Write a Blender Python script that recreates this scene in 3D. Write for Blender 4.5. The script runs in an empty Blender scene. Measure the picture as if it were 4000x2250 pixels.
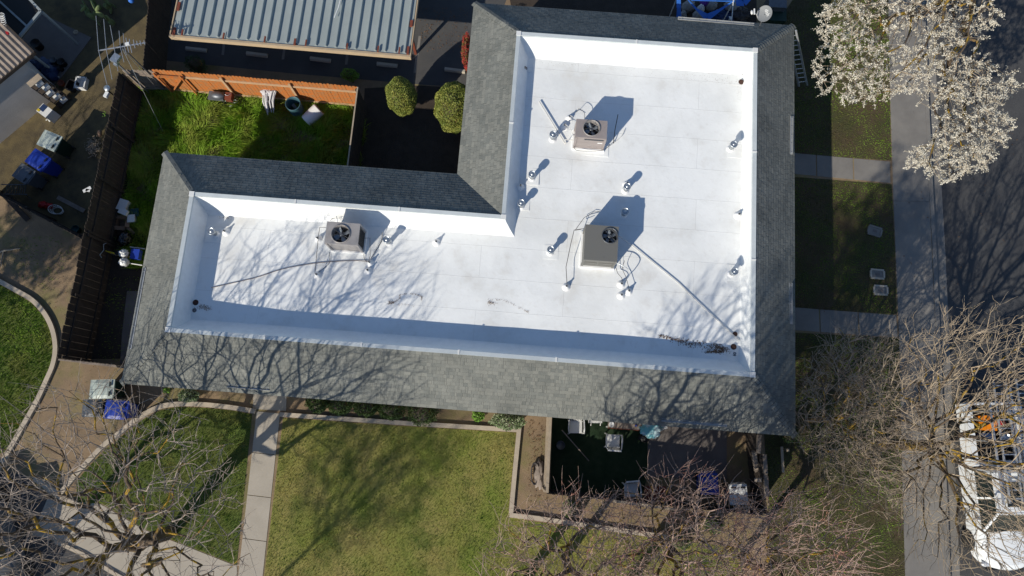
import bpy, math, random
import numpy as np
from mathutils import Vector, Matrix, noise
from mathutils.geometry import tessellate_polygon
R = math.radians
random.seed(7); rng = np.random.default_rng(7)
sc = bpy.context.scene
# ------------------------------------------------------------------ camera, sky, sun, exposure
CAMH = 26.0; TILT = 0.1978; ROLL = 0.0127; FPX = 2700.0
FWD = Vector((0, math.sin(TILT), -math.cos(TILT)))
_up = Vector((0, math.cos(TILT), math.sin(TILT))); _rt = Vector((1, 0, 0))
UP = _up*math.cos(ROLL) - _rt*math.sin(ROLL); RT = _rt*math.cos(ROLL) + _up*math.sin(ROLL)
cd = bpy.data.cameras.new("camera"); cam = bpy.data.objects.new("camera", cd); sc.collection.objects.link(cam)
cam.matrix_world = Matrix(((RT.x, UP.x, -FWD.x, 0), (RT.y, UP.y, -FWD.y, 0), (RT.z, UP.z, -FWD.z, CAMH), (0, 0, 0, 1)))
cd.sensor_width = 36; cd.lens = FPX/4000*36; cd.clip_end = 2000; sc.camera = cam
SUN_EL = R(30.5); AZ = Vector((-0.625, -0.780)).normalized()      # horizontal direction towards the sun
w = bpy.data.worlds.new("World"); sc.world = w; w.use_nodes = True
nt = w.node_tree; sky = nt.nodes.new('ShaderNodeTexSky'); sky.sky_type = 'NISHITA'; sky.sun_disc = False
sky.sun_elevation = SUN_EL; sky.sun_rotation = math.atan2(AZ.x, AZ.y) % (2*math.pi)
nt.links.new(sky.outputs[0], nt.nodes['Background'].inputs[0]); nt.nodes['Background'].inputs[1].default_value = 0.115
sky.altitude = 500; sky.dust_density = 0.3; sky.air_density = 1.0; sky.ozone_density = 3.5
sl = bpy.data.lights.new("sun", 'SUN'); sl.energy = 4.8; sl.angle = R(0.5); sl.color = (1.0, 0.93, 0.80)
so = bpy.data.objects.new("sun", sl); sc.collection.objects.link(so)
sd = Vector((AZ.x*math.cos(SUN_EL), AZ.y*math.cos(SUN_EL), math.sin(SUN_EL)))
so.rotation_euler = sd.to_track_quat('Z', 'Y').to_euler(); so.location = sd*60
sc.view_settings.view_transform = 'Standard'; sc.view_settings.look = 'None'; sc.view_settings.gamma = 1
sc.view_settings.exposure = 0.10

# ------------------------------------------------------------------ helpers
def G(px, py, z=0.0):
    """photo pixel (4000x2250) -> point on the level z"""
    d = FWD*FPX + RT*(px-2000) - UP*(py-1125)
    k = (z-CAMH)/d.z
    return Vector((d.x*k, d.y*k, z))

def tag(o, label=None, cat=None, group=None, kind=None):
    if label: o['label'] = label
    if cat: o['category'] = cat
    if group: o['group'] = group
    if kind: o['kind'] = kind
    return o

def thing(name, label, cat, loc=(0, 0, 0), rz=0.0, group=None):
    o = bpy.data.objects.new(name, None); sc.collection.objects.link(o)
    o.location = loc; o.rotation_euler = (0, 0, rz); o.empty_display_size = .2
    return tag(o, label, cat, group)

def copy_tree(o, parent=None):
    c = o.copy(); sc.collection.objects.link(c); c.parent = parent
    for ch in list(o.children): copy_tree(ch, c)
    return c

class MB:
    def __init__(s): s.v = []; s.f = []; s.uv = {}; s.sm = []
    def add(s, vs, fs, uvs=None, smooth=False):
        b = len(s.v); s.v += [tuple(v) for v in vs]
        for i, f in enumerate(fs):
            if uvs: s.uv[len(s.f)] = uvs[i]
            s.f.append(tuple(b+k for k in f)); s.sm.append(smooth)
        return s
    def box(s, c, size, rz=0.0, M=None, taper=1.0):
        x, y, z = size[0]/2, size[1]/2, size[2]/2
        vs = [(-x, -y, -z), (x, -y, -z), (x, y, -z), (-x, y, -z)] + [(a*taper, b*taper, z) for a, b in ((-x, -y), (x, -y), (x, y), (-x, y))]
        m = M if M is not None else Matrix.Translation(Vector(c)) @ Matrix.Rotation(rz, 4, 'Z')
        return s.add([m @ Vector(v) for v in vs], [(3, 2, 1, 0), (4, 5, 6, 7), (0, 1, 5, 4), (1, 2, 6, 5), (2, 3, 7, 6), (3, 0, 4, 7)])
    def bar(s, a, b, wd, ht, up=(0, 0, 1)):
        a = Vector(a); b = Vector(b); d = b-a; L = d.length
        if L < 1e-6: return s
        d.normalize(); u = Vector(up); sx = d.cross(u)
        if sx.length < 1e-4: sx = d.cross(Vector((1, 0, 0)))
        sx.normalize(); u = sx.cross(d)
        m = Matrix(((d.x, sx.x, u.x, 0), (d.y, sx.y, u.y, 0), (d.z, sx.z, u.z, 0), (0, 0, 0, 1)))
        m.translation = (a+b)/2
        return s.box(None, (L, wd, ht), M=m)
    def tube(s, pts, r, n=8, cap=True, smooth=True):
        pts = [Vector(p) for p in pts]; k = len(pts)
        rr = r if isinstance(r, (list, tuple)) else [r]*k
        vs = []; ref = None
        for i, p in enumerate(pts):
            d = (pts[min(i+1, k-1)]-pts[max(i-1, 0)])
            if d.length < 1e-7: d = Vector((0, 0, 1))
            d.normalize()
            if ref is None: ref = d.orthogonal().normalized()
            ref = (ref - d*ref.dot(d))
            if ref.length < 1e-5: ref = d.orthogonal()
            ref.normalize(); q = d.cross(ref)
            for j in range(n):
                a = 2*math.pi*j/n; vs.append(p + (ref*math.cos(a)+q*math.sin(a))*rr[i])
        fs = [(i*n+j, i*n+(j+1) % n, (i+1)*n+(j+1) % n, (i+1)*n+j) for i in range(k-1) for j in range(n)]
        s.add(vs, fs, smooth=smooth)
        if cap: s.add([vs[j] for j in range(n)], [tuple(range(n))[::-1]]); s.add([vs[(k-1)*n+j] for j in range(n)], [tuple(range(n))])
        return s
    def lathe(s, c, prof, n=20, smooth=True, M=None):
        m = M if M is not None else Matrix.Translation(Vector(c))
        vs = [m @ Vector((r*math.cos(2*math.pi*j/n), r*math.sin(2*math.pi*j/n), z)) for r, z in prof for j in range(n)]
        fs = [(i*n+j, i*n+(j+1) % n, (i+1)*n+(j+1) % n, (i+1)*n+j) for i in range(len(prof)-1) for j in range(n)]
        return s.add(vs, fs, smooth=smooth)
    def prism(s, pts, z0, z1):
        """polygon of world points extruded from z0 to z1"""
        P = [Vector((p[0], p[1], 0)) for p in pts]; n = len(P)
        ar = sum(P[i].x*P[(i+1) % n].y-P[(i+1) % n].x*P[i].y for i in range(n))
        if ar < 0: P = P[::-1]
        tri = tessellate_polygon([P])
        top = [(p.x, p.y, z1) for p in P]
        tf = []
        for t in tri:
            a, b, c = (P[k] for k in t)
            tf.append(t if (b-a).cross(c-a).z > 0 else t[::-1])
        s.add(top, tf)
        if z0 is not None:
            s.add([(p.x, p.y, z0) for p in P]+top, [(i, (i+1) % n, n+(i+1) % n, n+i) for i in range(n)])
        return s
    def blob(s, c, rad, sub=3, amp=.15, fr=1.5, M=None, seed=0.0, flat=None):
        """lumpy closed ellipsoid"""
        n = 6+sub*4; m2 = n//2; vs = []; fs = []
        for i in range(m2+1):
            th = math.pi*i/m2
            for j in range(n):
                ph = 2*math.pi*j/n
                d = Vector((math.sin(th)*math.cos(ph), math.sin(th)*math.sin(ph), math.cos(th)))
                k = 1+amp*noise.noise(d*fr+Vector((seed, seed*1.7, 0)))*2
                v = Vector((d.x*rad[0]*k, d.y*rad[1]*k, d.z*rad[2]*k))
                if flat is not None and v.z < flat: v.z = flat
                v += Vector(c)
                vs.append(M @ v if M is not None else v)
        for i in range(m2):
            for j in range(n):
                fs.append((i*n+j, (i+1)*n+j, (i+1)*n+(j+1) % n, i*n+(j+1) % n))
        return s.add(vs, fs, smooth=True)
    def build(s, name, mat, parent=None, world=True):
        me = bpy.data.meshes.new(name)
        v = s.v
        if parent is not None and world:
            mi = (Matrix.Translation(parent.location) @ Matrix.Rotation(parent.rotation_euler.z, 4, 'Z')).inverted()
            if parent.parent is not None:
                pp = parent.parent
                mi = (Matrix.Translation(pp.location) @ Matrix.Rotation(pp.rotation_euler.z, 4, 'Z')).inverted()
            v = [tuple(mi @ Vector(q)) for q in v]
        me.from_pydata(v, [], s.f)
        if s.uv:
            ul = me.uv_layers.new(name="UVMap")
            for i, pl in enumerate(me.polygons):
                if i in s.uv:
                    for k, li in enumerate(pl.loop_indices): ul.data[li].uv = s.uv[i][k]
        me.polygons.foreach_set('use_smooth', s.sm)
        me.materials.append(mat); me.update()
        o = bpy.data.objects.new(name, me); sc.collection.objects.link(o)
        if parent is not None: o.parent = parent
        return o

def single(name, mb, mat, label, cat, group=None, kind=None):
    """a thing made of one mesh, its origin moved to its base"""
    c = np.array(mb.v); o3 = Vector((c[:, 0].mean(), c[:, 1].mean(), c[:, 2].min()))
    mb.v = [tuple(Vector(q)-o3) for q in mb.v]
    o = mb.build(name, mat); o.location = o3
    return tag(o, label, cat, group, kind)

# ------------------------------------------------------------------ materials
def mat(name, col, rough=.8, col2=None, sc1=3.0, amt=.5, bump=0.0, bsc=30.0, metal=0.0, fine=None, spec=.3, contrast=(.35, .65), col3=None, sc3=.7, c3=(.45, .7)):
    m = bpy.data.materials.new(name); m.use_nodes = True; t = m.node_tree; b = t.nodes['Principled BSDF']
    b.inputs['Roughness'].default_value = rough; b.inputs['Metallic'].default_value = metal
    b.inputs['Specular IOR Level'].default_value = spec
    tc = t.nodes.new('ShaderNodeTexCoord'); co = tc.outputs['Object']
    def nz(scale, det=4):
        n = t.nodes.new('ShaderNodeTexNoise'); n.inputs['Scale'].default_value = scale; n.inputs['Detail'].default_value = det
        n.inputs['Roughness'].default_value = .65; t.links.new(co, n.inputs['Vector']); return n
    def ramp(n, lo, hi):
        r = t.nodes.new('ShaderNodeMapRange'); r.inputs['From Min'].default_value = lo; r.inputs['From Max'].default_value = hi
        t.links.new(n.outputs['Fac'], r.inputs['Value']); return r.outputs[0]
    def mix(a, c, fac, mul=1.0):
        x = t.nodes.new('ShaderNodeMix'); x.data_type = 'RGBA'
        if isinstance(a, tuple): x.inputs['A'].default_value = (*a, 1)
        else: t.links.new(a, x.inputs['A'])
        if isinstance(c, tuple): x.inputs['B'].default_value = (*c, 1)
        else: t.links.new(c, x.inputs['B'])
        if mul != 1.0:
            mm = t.nodes.new('ShaderNodeMath'); mm.operation = 'MULTIPLY'; mm.inputs[1].default_value = mul
            t.links.new(fac, mm.inputs[0]); fac = mm.outputs[0]
        t.links.new(fac, x.inputs['Factor']); return x.outputs['Result']
    cur = tuple(col)
    if col2: cur = mix(cur, tuple(col2), ramp(nz(sc1), *contrast), amt)
    if col3: cur = mix(cur, tuple(col3), ramp(nz(sc3, 6), *c3), .9)
    fs = fine if fine else (bsc*1.5)
    g = ramp(nz(fs, 2), .3, .7)
    dark = tuple(min(1, c*.72) for c in (col if not col2 else [(a+b2)/2 for a, b2 in zip(col, col2)]))
    cur = mix(cur, dark, g, .3)
    t.links.new(cur, b.inputs['Base Color'])
    if bump > 0:
        bp = t.nodes.new('ShaderNodeBump'); bp.inputs['Strength'].default_value = bump; bp.inputs['Distance'].default_value = .02
        t.links.new(nz(bsc, 5).outputs['Fac'], bp.inputs['Height']); t.links.new(bp.outputs[0], b.inputs['Normal'])
    return m

def shingle_mat():
    m = bpy.data.materials.new("asphalt_shingle"); m.use_nodes = True; t = m.node_tree; b = t.nodes['Principled BSDF']
    b.inputs['Roughness'].default_value = .9; b.inputs['Specular IOR Level'].default_value = .25
    tc = t.nodes.new('ShaderNodeTexCoord')
    br = t.nodes.new('ShaderNodeTexBrick'); br.inputs['Scale'].default_value = 1
    br.inputs['Brick Width'].default_value = .21; br.inputs['Row Height'].default_value = .13; br.inputs['Mortar Size'].default_value = .0035
    br.inputs['Color1'].default_value = (.15, .158, .147, 1); br.inputs['Color2'].default_value = (.215, .218, .196, 1)
    br.inputs['Mortar'].default_value = (.035, .036, .034, 1); br.inputs['Bias'].default_value = 0; br.offset = .37; br.squash = 1.6; br.squash_frequency = 3
    t.links.new(tc.outputs['UV'], br.inputs['Vector'])
    n = t.nodes.new('ShaderNodeTexNoise'); n.inputs['Scale'].default_value = .9; n.inputs['Detail'].default_value = 5
    t.links.new(tc.outputs['Object'], n.inputs['Vector'])
    n2 = t.nodes.new('ShaderNodeTexNoise'); n2.inputs['Scale'].default_value = 90; t.links.new(tc.outputs['Object'], n2.inputs['Vector'])
    mr = t.nodes.new('ShaderNodeMapRange'); mr.inputs['From Min'].default_value = .3; mr.inputs['From Max'].default_value = .7
    mr.inputs['To Min'].default_value = .80; mr.inputs['To Max'].default_value = 1.12; t.links.new(n.outputs['Fac'], mr.inputs['Value'])
    mr2 = t.nodes.new('ShaderNodeMapRange'); mr2.inputs['From Min'].default_value = .3; mr2.inputs['From Max'].default_value = .7
    mr2.inputs['To Min'].default_value = .7; mr2.inputs['To Max'].default_value = 1.2; t.links.new(n2.outputs['Fac'], mr2.inputs['Value'])
    mm = t.nodes.new('ShaderNodeMath'); mm.operation = 'MULTIPLY'; t.links.new(mr.outputs[0], mm.inputs[0]); t.links.new(mr2.outputs[0], mm.inputs[1])
    vm = t.nodes.new('ShaderNodeVectorMath'); vm.operation = 'SCALE'; t.links.new(br.outputs['Color'], vm.inputs[0]); t.links.new(mm.outputs[0], vm.inputs['Scale'])
    t.links.new(vm.outputs[0], b.inputs['Base Color'])
    bp = t.nodes.new('ShaderNodeBump'); bp.inputs['Strength'].default_value = .25; bp.inputs['Distance'].default_value = .006
    t.links.new(n2.outputs['Fac'], bp.inputs['Height']); t.links.new(bp.outputs[0], b.inputs['Normal'])
    return m

def membrane_mat():
    """white single-ply roofing with welded seams, old puddle rings and grime"""
    m = bpy.data.materials.new("white_membrane"); m.use_nodes = True; t = m.node_tree; b = t.nodes['Principled BSDF']
    b.inputs['Roughness'].default_value = .55; b.inputs['Specular IOR Level'].default_value = .35
    tc = t.nodes.new('ShaderNodeTexCoord'); L = t.links
    br = t.nodes.new('ShaderNodeTexBrick'); br.inputs['Scale'].default_value = 1
    br.inputs['Brick Width'].default_value = 7.3; br.inputs['Row Height'].default_value = 1.12; br.inputs['Mortar Size'].default_value = .009
    br.inputs['Mortar Smooth'].default_value = .6; br.offset = .4
    br.inputs['Color1'].default_value = (0, 0, 0, 1); br.inputs['Color2'].default_value = (0, 0, 0, 1); br.inputs['Mortar'].default_value = (1, 1, 1, 1)
    wob = t.nodes.new('ShaderNodeTexNoise'); wob.inputs['Scale'].default_value = 1.3
    L.new(tc.outputs['Object'], wob.inputs['Vector'])
    va = t.nodes.new('ShaderNodeVectorMath'); va.operation = 'MULTIPLY_ADD'; va.inputs[1].default_value = (.05, .05, 0)
    L.new(wob.outputs['Color'], va.inputs[0]); L.new(tc.outputs['Object'], va.inputs[2]); L.new(va.outputs[0], br.inputs['Vector'])
    def nz(s, d=5):
        n = t.nodes.new('ShaderNodeTexNoise'); n.inputs['Scale'].default_value = s; n.inputs['Detail'].default_value = d
        n.inputs['Roughness'].default_value = .6; L.new(tc.outputs['Object'], n.inputs['Vector']); return n.outputs['Fac']
    def mr(v, a, c, lo=0., hi=1.):
        r = t.nodes.new('ShaderNodeMapRange'); r.inputs[1].default_value = a; r.inputs[2].default_value = c; r.inputs[3].default_value = lo; r.inputs[4].default_value = hi
        L.new(v, r.inputs[0]); return r.outputs[0]
    def mix(a, c, f):
        x = t.nodes.new('ShaderNodeMix'); x.data_type = 'RGBA'
        for k, q in (('A', a), ('B', c)):
            if isinstance(q, tuple): x.inputs[k].default_value = (*q, 1)
            else: L.new(q, x.inputs[k])
        L.new(f, x.inputs['Factor']); return x.outputs['Result']
    c = mix((.80, .81, .80), (.70, .71, .70), mr(nz(.55), .4, .65))
    c = mix(c, (.56, .52, .46), mr(nz(1.1, 8), .56, .8, 0, .5))
    c = mix(c, (.5, .47, .44), mr(nz(3.3, 8), .6, .78, 0, .3))
    c = mix(c, (.64, .62, .58), mr(nz(7, 5), .55, .8, 0, .4))
    c = mix(c, (.38, .37, .36), mr(br.outputs['Fac'], 0, 1, 0, .26))
    L.new(c, b.inputs['Base Color'])
    bp = t.nodes.new('ShaderNodeBump'); bp.inputs['Strength'].default_value = .35; bp.inputs['Distance'].default_value = .03
    ad = t.nodes.new('ShaderNodeMath'); ad.operation = 'ADD'; L.new(nz(2.2, 3), ad.inputs[0]); L.new(br.outputs['Fac'], ad.inputs[1])
    L.new(ad.outputs[0], bp.inputs['Height']); L.new(bp.outputs[0], b.inputs['Normal'])
    return m

M = dict(
 soil=mat("soil", (.29, .205, .125), .95, (.18, .13, .085), 1.2, .8, .8, 25, col3=(.16, .17, .045), sc3=.5, c3=(.5, .72)),
 dark_soil=mat("dark_soil", (.06, .046, .036), .95, (.035, .028, .022), 2, .7, .8, 25),  # dark soil, colour lowered further to deepen the shade over beds and yards
 lawn=mat("lawn_soil", (.17, .21, .035), .95, (.31, .25, .09), .45, 1, .8, 60, col3=(.045, .085, .012), sc3=.8, c3=(.5, .68)),
 lawn_blade=mat("lawn_blade", (.18, .31, .025), .8, (.48, .39, .11), .6, 1, contrast=(.42, .6), fine=9),
 green_blade=mat("green_blade", (.17, .32, .025), .75, (.27, .30, .06), .8, .8, contrast=(.4, .65), fine=12),
 green_soil=mat("green_lawn_soil", (.075, .12, .022), .95, (.13, .14, .035), .8, .9, .8, 60, col3=(.16, .12, .06), sc3=1.1, c3=(.62, .74)),
 mid_blade=mat("mid_blade", (.20, .30, .03), .8, (.36, .31, .09), .7, .95, contrast=(.45, .62), fine=9),
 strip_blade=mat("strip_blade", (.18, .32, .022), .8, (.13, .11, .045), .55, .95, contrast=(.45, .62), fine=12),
 strip=mat("strip_soil", (.055, .06, .022), .95, (.09, .06, .038), .8, .9, .8, 60),  # soil colour darkened to stand for the shade over the east grass
 tall_blade=mat("tall_blade", (.22, .42, .025), .7, (.38, .42, .08), 1.1, .9, contrast=(.42, .62), fine=6),
 turf=mat("artificial_turf", (.010, .030, .012), .95, (.028, .045, .022), 3, .9, .5, 80),
 concrete=mat("concrete", (.45, .40, .33), .85, (.36, .32, .26), .9, .8, .25, 50),
 kerb=mat("kerb_concrete", (.52, .44, .34), .85, (.38, .32, .25), 1.5, .8, .25, 50),
 sidewalk=mat("sidewalk_concrete", (.235, .22, .20), .88, (.16, .15, .14), .8, .8, .25, 60),
 asphalt=mat("asphalt", (.055, .055, .058), .9, (.085, .083, .082), .9, .7, .5, 120, col3=(.12, .11, .095), sc3=1.6, c3=(.62, .75)),
 lot=mat("old_asphalt", (.060, .060, .064), .9, (.095, .092, .088), .7, .8, .5, 100, col3=(.17, .14, .10), sc3=2.2, c3=(.66, .78)),
 slab=mat("patio_slab", (.17, .15, .14), .9, (.12, .105, .10), 1.2, .8, .2, 40),
 stucco=mat("stucco", (.40, .37, .33), .92, (.33, .31, .28), 1.3, .6, .5, 60),
 stucco2=mat("pale_stucco", (.50, .47, .44), .92, (.40, .38, .36), 1.0, .7, .4, 50),
 fascia=mat("fascia_paint", (.30, .33, .33), .6, (.2, .22, .22), 3, .5),
 coping=mat("coping_metal", (.62, .66, .66), .45, (.5, .54, .55), 2.5, .6, metal=.15, spec=.5),
 gutter=mat("gutter_metal", (.45, .47, .48), .5, (.3, .31, .32), 4, .6, metal=.3),
 trim_white=mat("white_paint", (.72, .72, .70), .5, (.6, .6, .58), 5, .4),
 parapet=mat("parapet_membrane", (.82, .83, .82), .5, (.76, .77, .76), 1.1, .7, .2, 3),
 galv=mat("galvanised_metal", (.50, .54, .57), .38, (.36, .39, .42), 12, .7, metal=.75, spec=.5),
 galv_dark=mat("dark_galvanised_metal", (.16, .17, .19), .45, (.1, .11, .12), 12, .7, metal=.5),
 boot=mat("white_rubber_boot", (.82, .82, .81), .5, (.7, .7, .7), 6, .4),
 acbeige=mat("beige_enamel", (.34, .295, .28), .5, (.28, .245, .23), 3, .6, metal=.1),
 acgrey=mat("grey_enamel", (.165, .16, .145), .5, (.16, .16, .15), 3, .6, metal=.1),
 acsteel=mat("dull_steel_enamel", (.40, .375, .36), .5, (.30, .28, .27), 4, .7, metal=.25),
 black=mat("black_plastic", (.012, .012, .014), .5, (.02, .02, .02), 6, .5),
 blade=mat("fan_blade_metal", (.30, .34, .38), .45, (.2, .24, .28), 5, .5, metal=.3),
 label_white=mat("white_sticker", (.78, .78, .76), .5),
 rust=mat("rusty_iron", (.12, .06, .045), .9, (.05, .03, .028), 18, .8, .6, 60),
 rust_red=mat("red_oxide_steel", (.22, .055, .028), .75, (.12, .04, .028), 7, .8),
 hose=mat("brown_hose", (.22, .17, .15), .7, (.15, .12, .11), 6, .6),
 pvc=mat("white_pvc", (.66, .65, .62), .5, (.5, .49, .46), 4, .6),
 cable=mat("black_cable", (.05, .045, .045), .7, (.09, .08, .08), 9, .6),
 carport=mat("carport_sheet", (.36, .40, .39), .5, (.29, .33, .33), .8, .7, metal=.15, col3=(.33, .33, .29), sc3=3, c3=(.66, .8)),
 carport_trim=mat("tan_trim_paint", (.50, .38, .24), .7, (.38, .29, .2), 2, .6),
 cedar=mat("orange_cedar", (.50, .15, .03), .75, (.34, .17, .07), 6.5, .9, .4, 25, contrast=(.42, .58)),
 cedar_rail=mat("pale_cedar_rail", (.52, .36, .22), .75, (.42, .26, .14), 4, .7, .3, 30),
 old_wood=mat("weathered_wood", (.060, .046, .037), .9, (.034, .028, .024), 3, .8, .5, 30),
 grey_wood=mat("greyed_wood", (.28, .23, .19), .9, (.16, .13, .11), 4, .8, .5, 30),
 pale_wood=mat("pale_wood", (.42, .34, .25), .85, (.28, .23, .17), 4, .8, .4, 30),
 blue_plastic=mat("blue_plastic", (.012, .035, .28), .42, (.02, .06, .40), 3, .6, spec=.5),
 grey_plastic=mat("grey_plastic", (.085, .095, .11), .5, (.14, .15, .16), 3, .6, spec=.45),
 green_plastic=mat("dark_green_plastic", (.01, .03, .022), .5, (.02, .045, .03), 4, .6),
 pale_lid=mat("pale_grey_green_lid", (.48, .53, .47), .45, (.40, .45, .40), 2, .7, spec=.5),
 white_plastic=mat("white_plastic", (.72, .72, .70), .45, (.6, .6, .59), 4, .5, spec=.5),
 navy=mat("navy_tarp", (.012, .03, .085), .6, (.025, .05, .13), 4, .8, .5, 12),
 dark_green=mat("dark_green_metal", (.012, .05, .055), .5, (.02, .08, .08), 4, .6),
 teal_barrel=mat("blue_green_barrel", (.05, .12, .15), .5, (.03, .08, .10), 5, .6),
 inside=mat("dark_interior", (.03, .03, .03), .9),
 sack=mat("crumpled_white_cloth", (.60, .59, .60), .8, (.42, .41, .43), 9, .7, .6, 30),
 bag_white=mat("white_plastic_bag", (.75, .76, .75), .35, (.6, .61, .6), 10, .6, .5, 25, spec=.6),
 bag_black=mat("black_bin_bag", (.008, .008, .01), .22, (.015, .015, .018), 8, .5, .8, 20, spec=.8),
 cardboard=mat("cardboard", (.26, .17, .115), .85, (.2, .13, .09), 4, .7),
 red=mat("red_plastic", (.40, .02, .02), .5, (.28, .015, .02), 6, .5),
 orange=mat("orange_plastic", (.80, .25, .01), .5, (.7, .2, .01), 6, .5),
 yellow=mat("yellow_paint", (.55, .42, .03), .6, (.45, .33, .03), 6, .5),
 purple=mat("purple_plastic", (.13, .04, .34), .45, (.2, .08, .42), 14, .6),
 tarp_blue=mat("blue_canopy_cloth", (.03, .13, .46), .6, (.04, .17, .55), 2, .7, .3, 6),
 turquoise=mat("turquoise_towel", (.16, .50, .56), .8, (.55, .68, .70), 3.5, .9, .4, 15, contrast=(.45, .55)),
 dishgrey=mat("dish_grey", (.23, .24, .245), .6, (.2, .21, .215), 4, .5),
 truck=mat("white_vehicle_paint", (.76, .78, .79), .22, (.72, .74, .75), 1.5, .5, spec=.6),
 glass=mat("dark_glass", (.012, .018, .02), .08, (.02, .03, .03), 3, .5, spec=.8),
 lamp=mat("headlight_lens", (.55, .57, .6), .15, (.4, .42, .45), 12, .5, spec=.8),
 rubber=mat("tyre_rubber", (.02, .02, .02), .8, (.03, .03, .03), 8, .5),
 alu=mat("aluminium", (.55, .56, .58), .4, (.42, .43, .45), 8, .6, metal=.6),
 rock=mat("rough_concrete", (.36, .35, .33), .9, (.26, .25, .24), 5, .7, .6, 20),
 litter=mat("dry_leaf_litter", (.10, .05, .025), .9, (.22, .13, .07), 30, .8),
 shrub=mat("shrub_leaf", (.15, .19, .035), .6, (.34, .33, .07), 4, .8, contrast=(.45, .6), fine=14),
 shrub_dark=mat("dark_hedge_leaf", (.045, .085, .02), .6, (.09, .13, .03), 5, .8, fine=14),
 shrub_bright=mat("bright_leaf", (.13, .27, .03), .6, (.2, .33, .05), 5, .8, fine=14),
 shrub_varie=mat("variegated_leaf", (.12, .19, .06), .6, (.42, .44, .3), 11, .9, contrast=(.48, .56), fine=20),
 shrub_red=mat("red_tip_leaf", (.36, .025, .03), .6, (.14, .13, .035), 4, .9, contrast=(.48, .56), fine=14),
 cactus=mat("cactus_pad", (.24, .30, .13), .6, (.14, .20, .08), 3, .8, .3, 15),
 evergreen=mat("evergreen_leaf", (.035, .065, .02), .6, (.06, .10, .03), 3, .8, fine=10),
 bark=mat("lichened_bark", (.13, .095, .065), .95, (.075, .055, .04), 5, .8, .8, 22, col3=(.42, .26, .022), sc3=1.7, c3=(.50, .58)),
 bark_dark=mat("dark_bark", (.075, .055, .042), .95, (.12, .095, .075), 5, .8, .8, 22, col3=(.36, .22, .025), sc3=1.9, c3=(.54, .62)),
 twig_tan=mat("tan_twig", (.44, .35, .25), .9, (.30, .24, .17), 3, .8, fine=8, col3=(.32, .24, .06), sc3=1.2, c3=(.6, .7)),
 twig_red=mat("reddish_twig", (.45, .31, .25), .9, (.36, .28, .23), 2.2, .8, fine=8, col3=(.42, .17, .12), sc3=1.3, c3=(.52, .64)),
 twig_grey=mat("grey_twig", (.38, .32, .28), .9, (.22, .18, .145), 2.0, .9, fine=8, col3=(.30, .17, .03), sc3=1.3, c3=(.58, .68)),
 twig_brown=mat("brown_twig", (.40, .32, .24), .9, (.24, .19, .15), 2.4, .9, fine=8),
 dirt=mat("yard_dirt", (.15, .115, .055), .95, (.06, .048, .032), 1.3, .9, .8, 25),
 petal=mat("blossom_petal", (.74, .70, .60), .7, (.56, .50, .38), 6, .8, fine=16, contrast=(.4, .6)),
)
M['shingle'] = shingle_mat(); M['membrane'] = membrane_mat()

# ------------------------------------------------------------------ the setting: ground, paving, lawns
def struct(name, mb, m): return tag(mb.build(name, m), kind='structure')
def pts(l, z=0.0): return [G(x, y, z) for x, y in l]
def ribbon(mb, line, wd, z0, z1, closed=False):
    P = [Vector((p[0], p[1], 0)) for p in line]; n = len(P); Lf = []; Rt = []
    for i in range(n):
        d = (P[min(i+1, n-1)]-P[max(i-1, 0)]).normalized(); q = Vector((-d.y, d.x, 0))*wd/2
        Lf.append(P[i]+q); Rt.append(P[i]-q)
    for i in range(n-1):
        a, b, c, d = Rt[i], Rt[i+1], Lf[i+1], Lf[i]
        vs = [(p.x, p.y, z) for z in (z0, z1) for p in (a, b, c, d)]
        fs = [(4, 5, 6, 7), (0, 1, 5, 4), (2, 3, 7, 6)]
        if i == 0: fs.append((3, 0, 4, 7))
        if i == n-2: fs.append((1, 2, 6, 5))
        mb.add(vs, fs)
    return mb
def smooth_line(ps, k=6):
    P = [Vector(p) for p in ps]; out = []
    for i in range(len(P)-1):
        p0, p1, p2, p3 = P[max(i-1, 0)], P[i], P[i+1], P[min(i+2, len(P)-1)]
        for j in range(k):
            t = j/k; out.append(.5*((2*p1)+(-p0+p2)*t+(2*p0-5*p1+4*p2-p3)*t*t+(-p0+3*p1-3*p2+p3)*t**3))
    out.append(P[-1]); return out

KERB = [(3585, -400), (3612, 0), (3628, 390), (3645, 750), (3657, 960), (3668, 1216), (3688, 1700), (3703, 2020), (3712, 2250), (3728, 2650)]
kl = [G(x, y) for x, y in KERB]
struct('ground', MB().prism([(-200, -200), (200, -200), (200, 200), (-200, 200)], None, -.17), M['soil'])
struct('yard_soil', MB().prism([(p.x-.165, p.y) for p in kl]+[(kl[-1].x-.165, -60), (-60, -60), (-60, 60), (kl[0].x-.165, 60)], -.168, 0), M['soil'])
struct('road', MB().prism([(p.x+.03, p.y) for p in kl]+[(kl[-1].x, -60), (60, -60), (60, 60), (kl[0].x, 60)], None, -.16), M['asphalt'])
struct('gutter_strip', ribbon(MB(), [p+Vector((.26, 0, 0)) for p in kl], .36, -.16, -.150), M['sidewalk'])
struct('kerb', ribbon(MB(), [p+Vector((-.08, 0, 0)) for p in kl], .16, -.168, .016), M['sidewalk'])
SL = [(3462, -400), (3470, 0), (3476, 400), (3485, 640), (3497, 1000), (3511, 1300), (3522, 1800), (3535, 2250), (3548, 2650)]
sw = MB()
def along(line, y):
    for a, b in zip(line, line[1:]):
        if (a.y-y)*(b.y-y) <= 0: t = (y-a.y)/(b.y-a.y); return a.lerp(b, t)
    return line[0] if abs(line[0].y-y) < abs(line[-1].y-y) else line[-1]
sl_ = [G(x, y) for x, y in SL]; yy = 19.4
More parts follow.
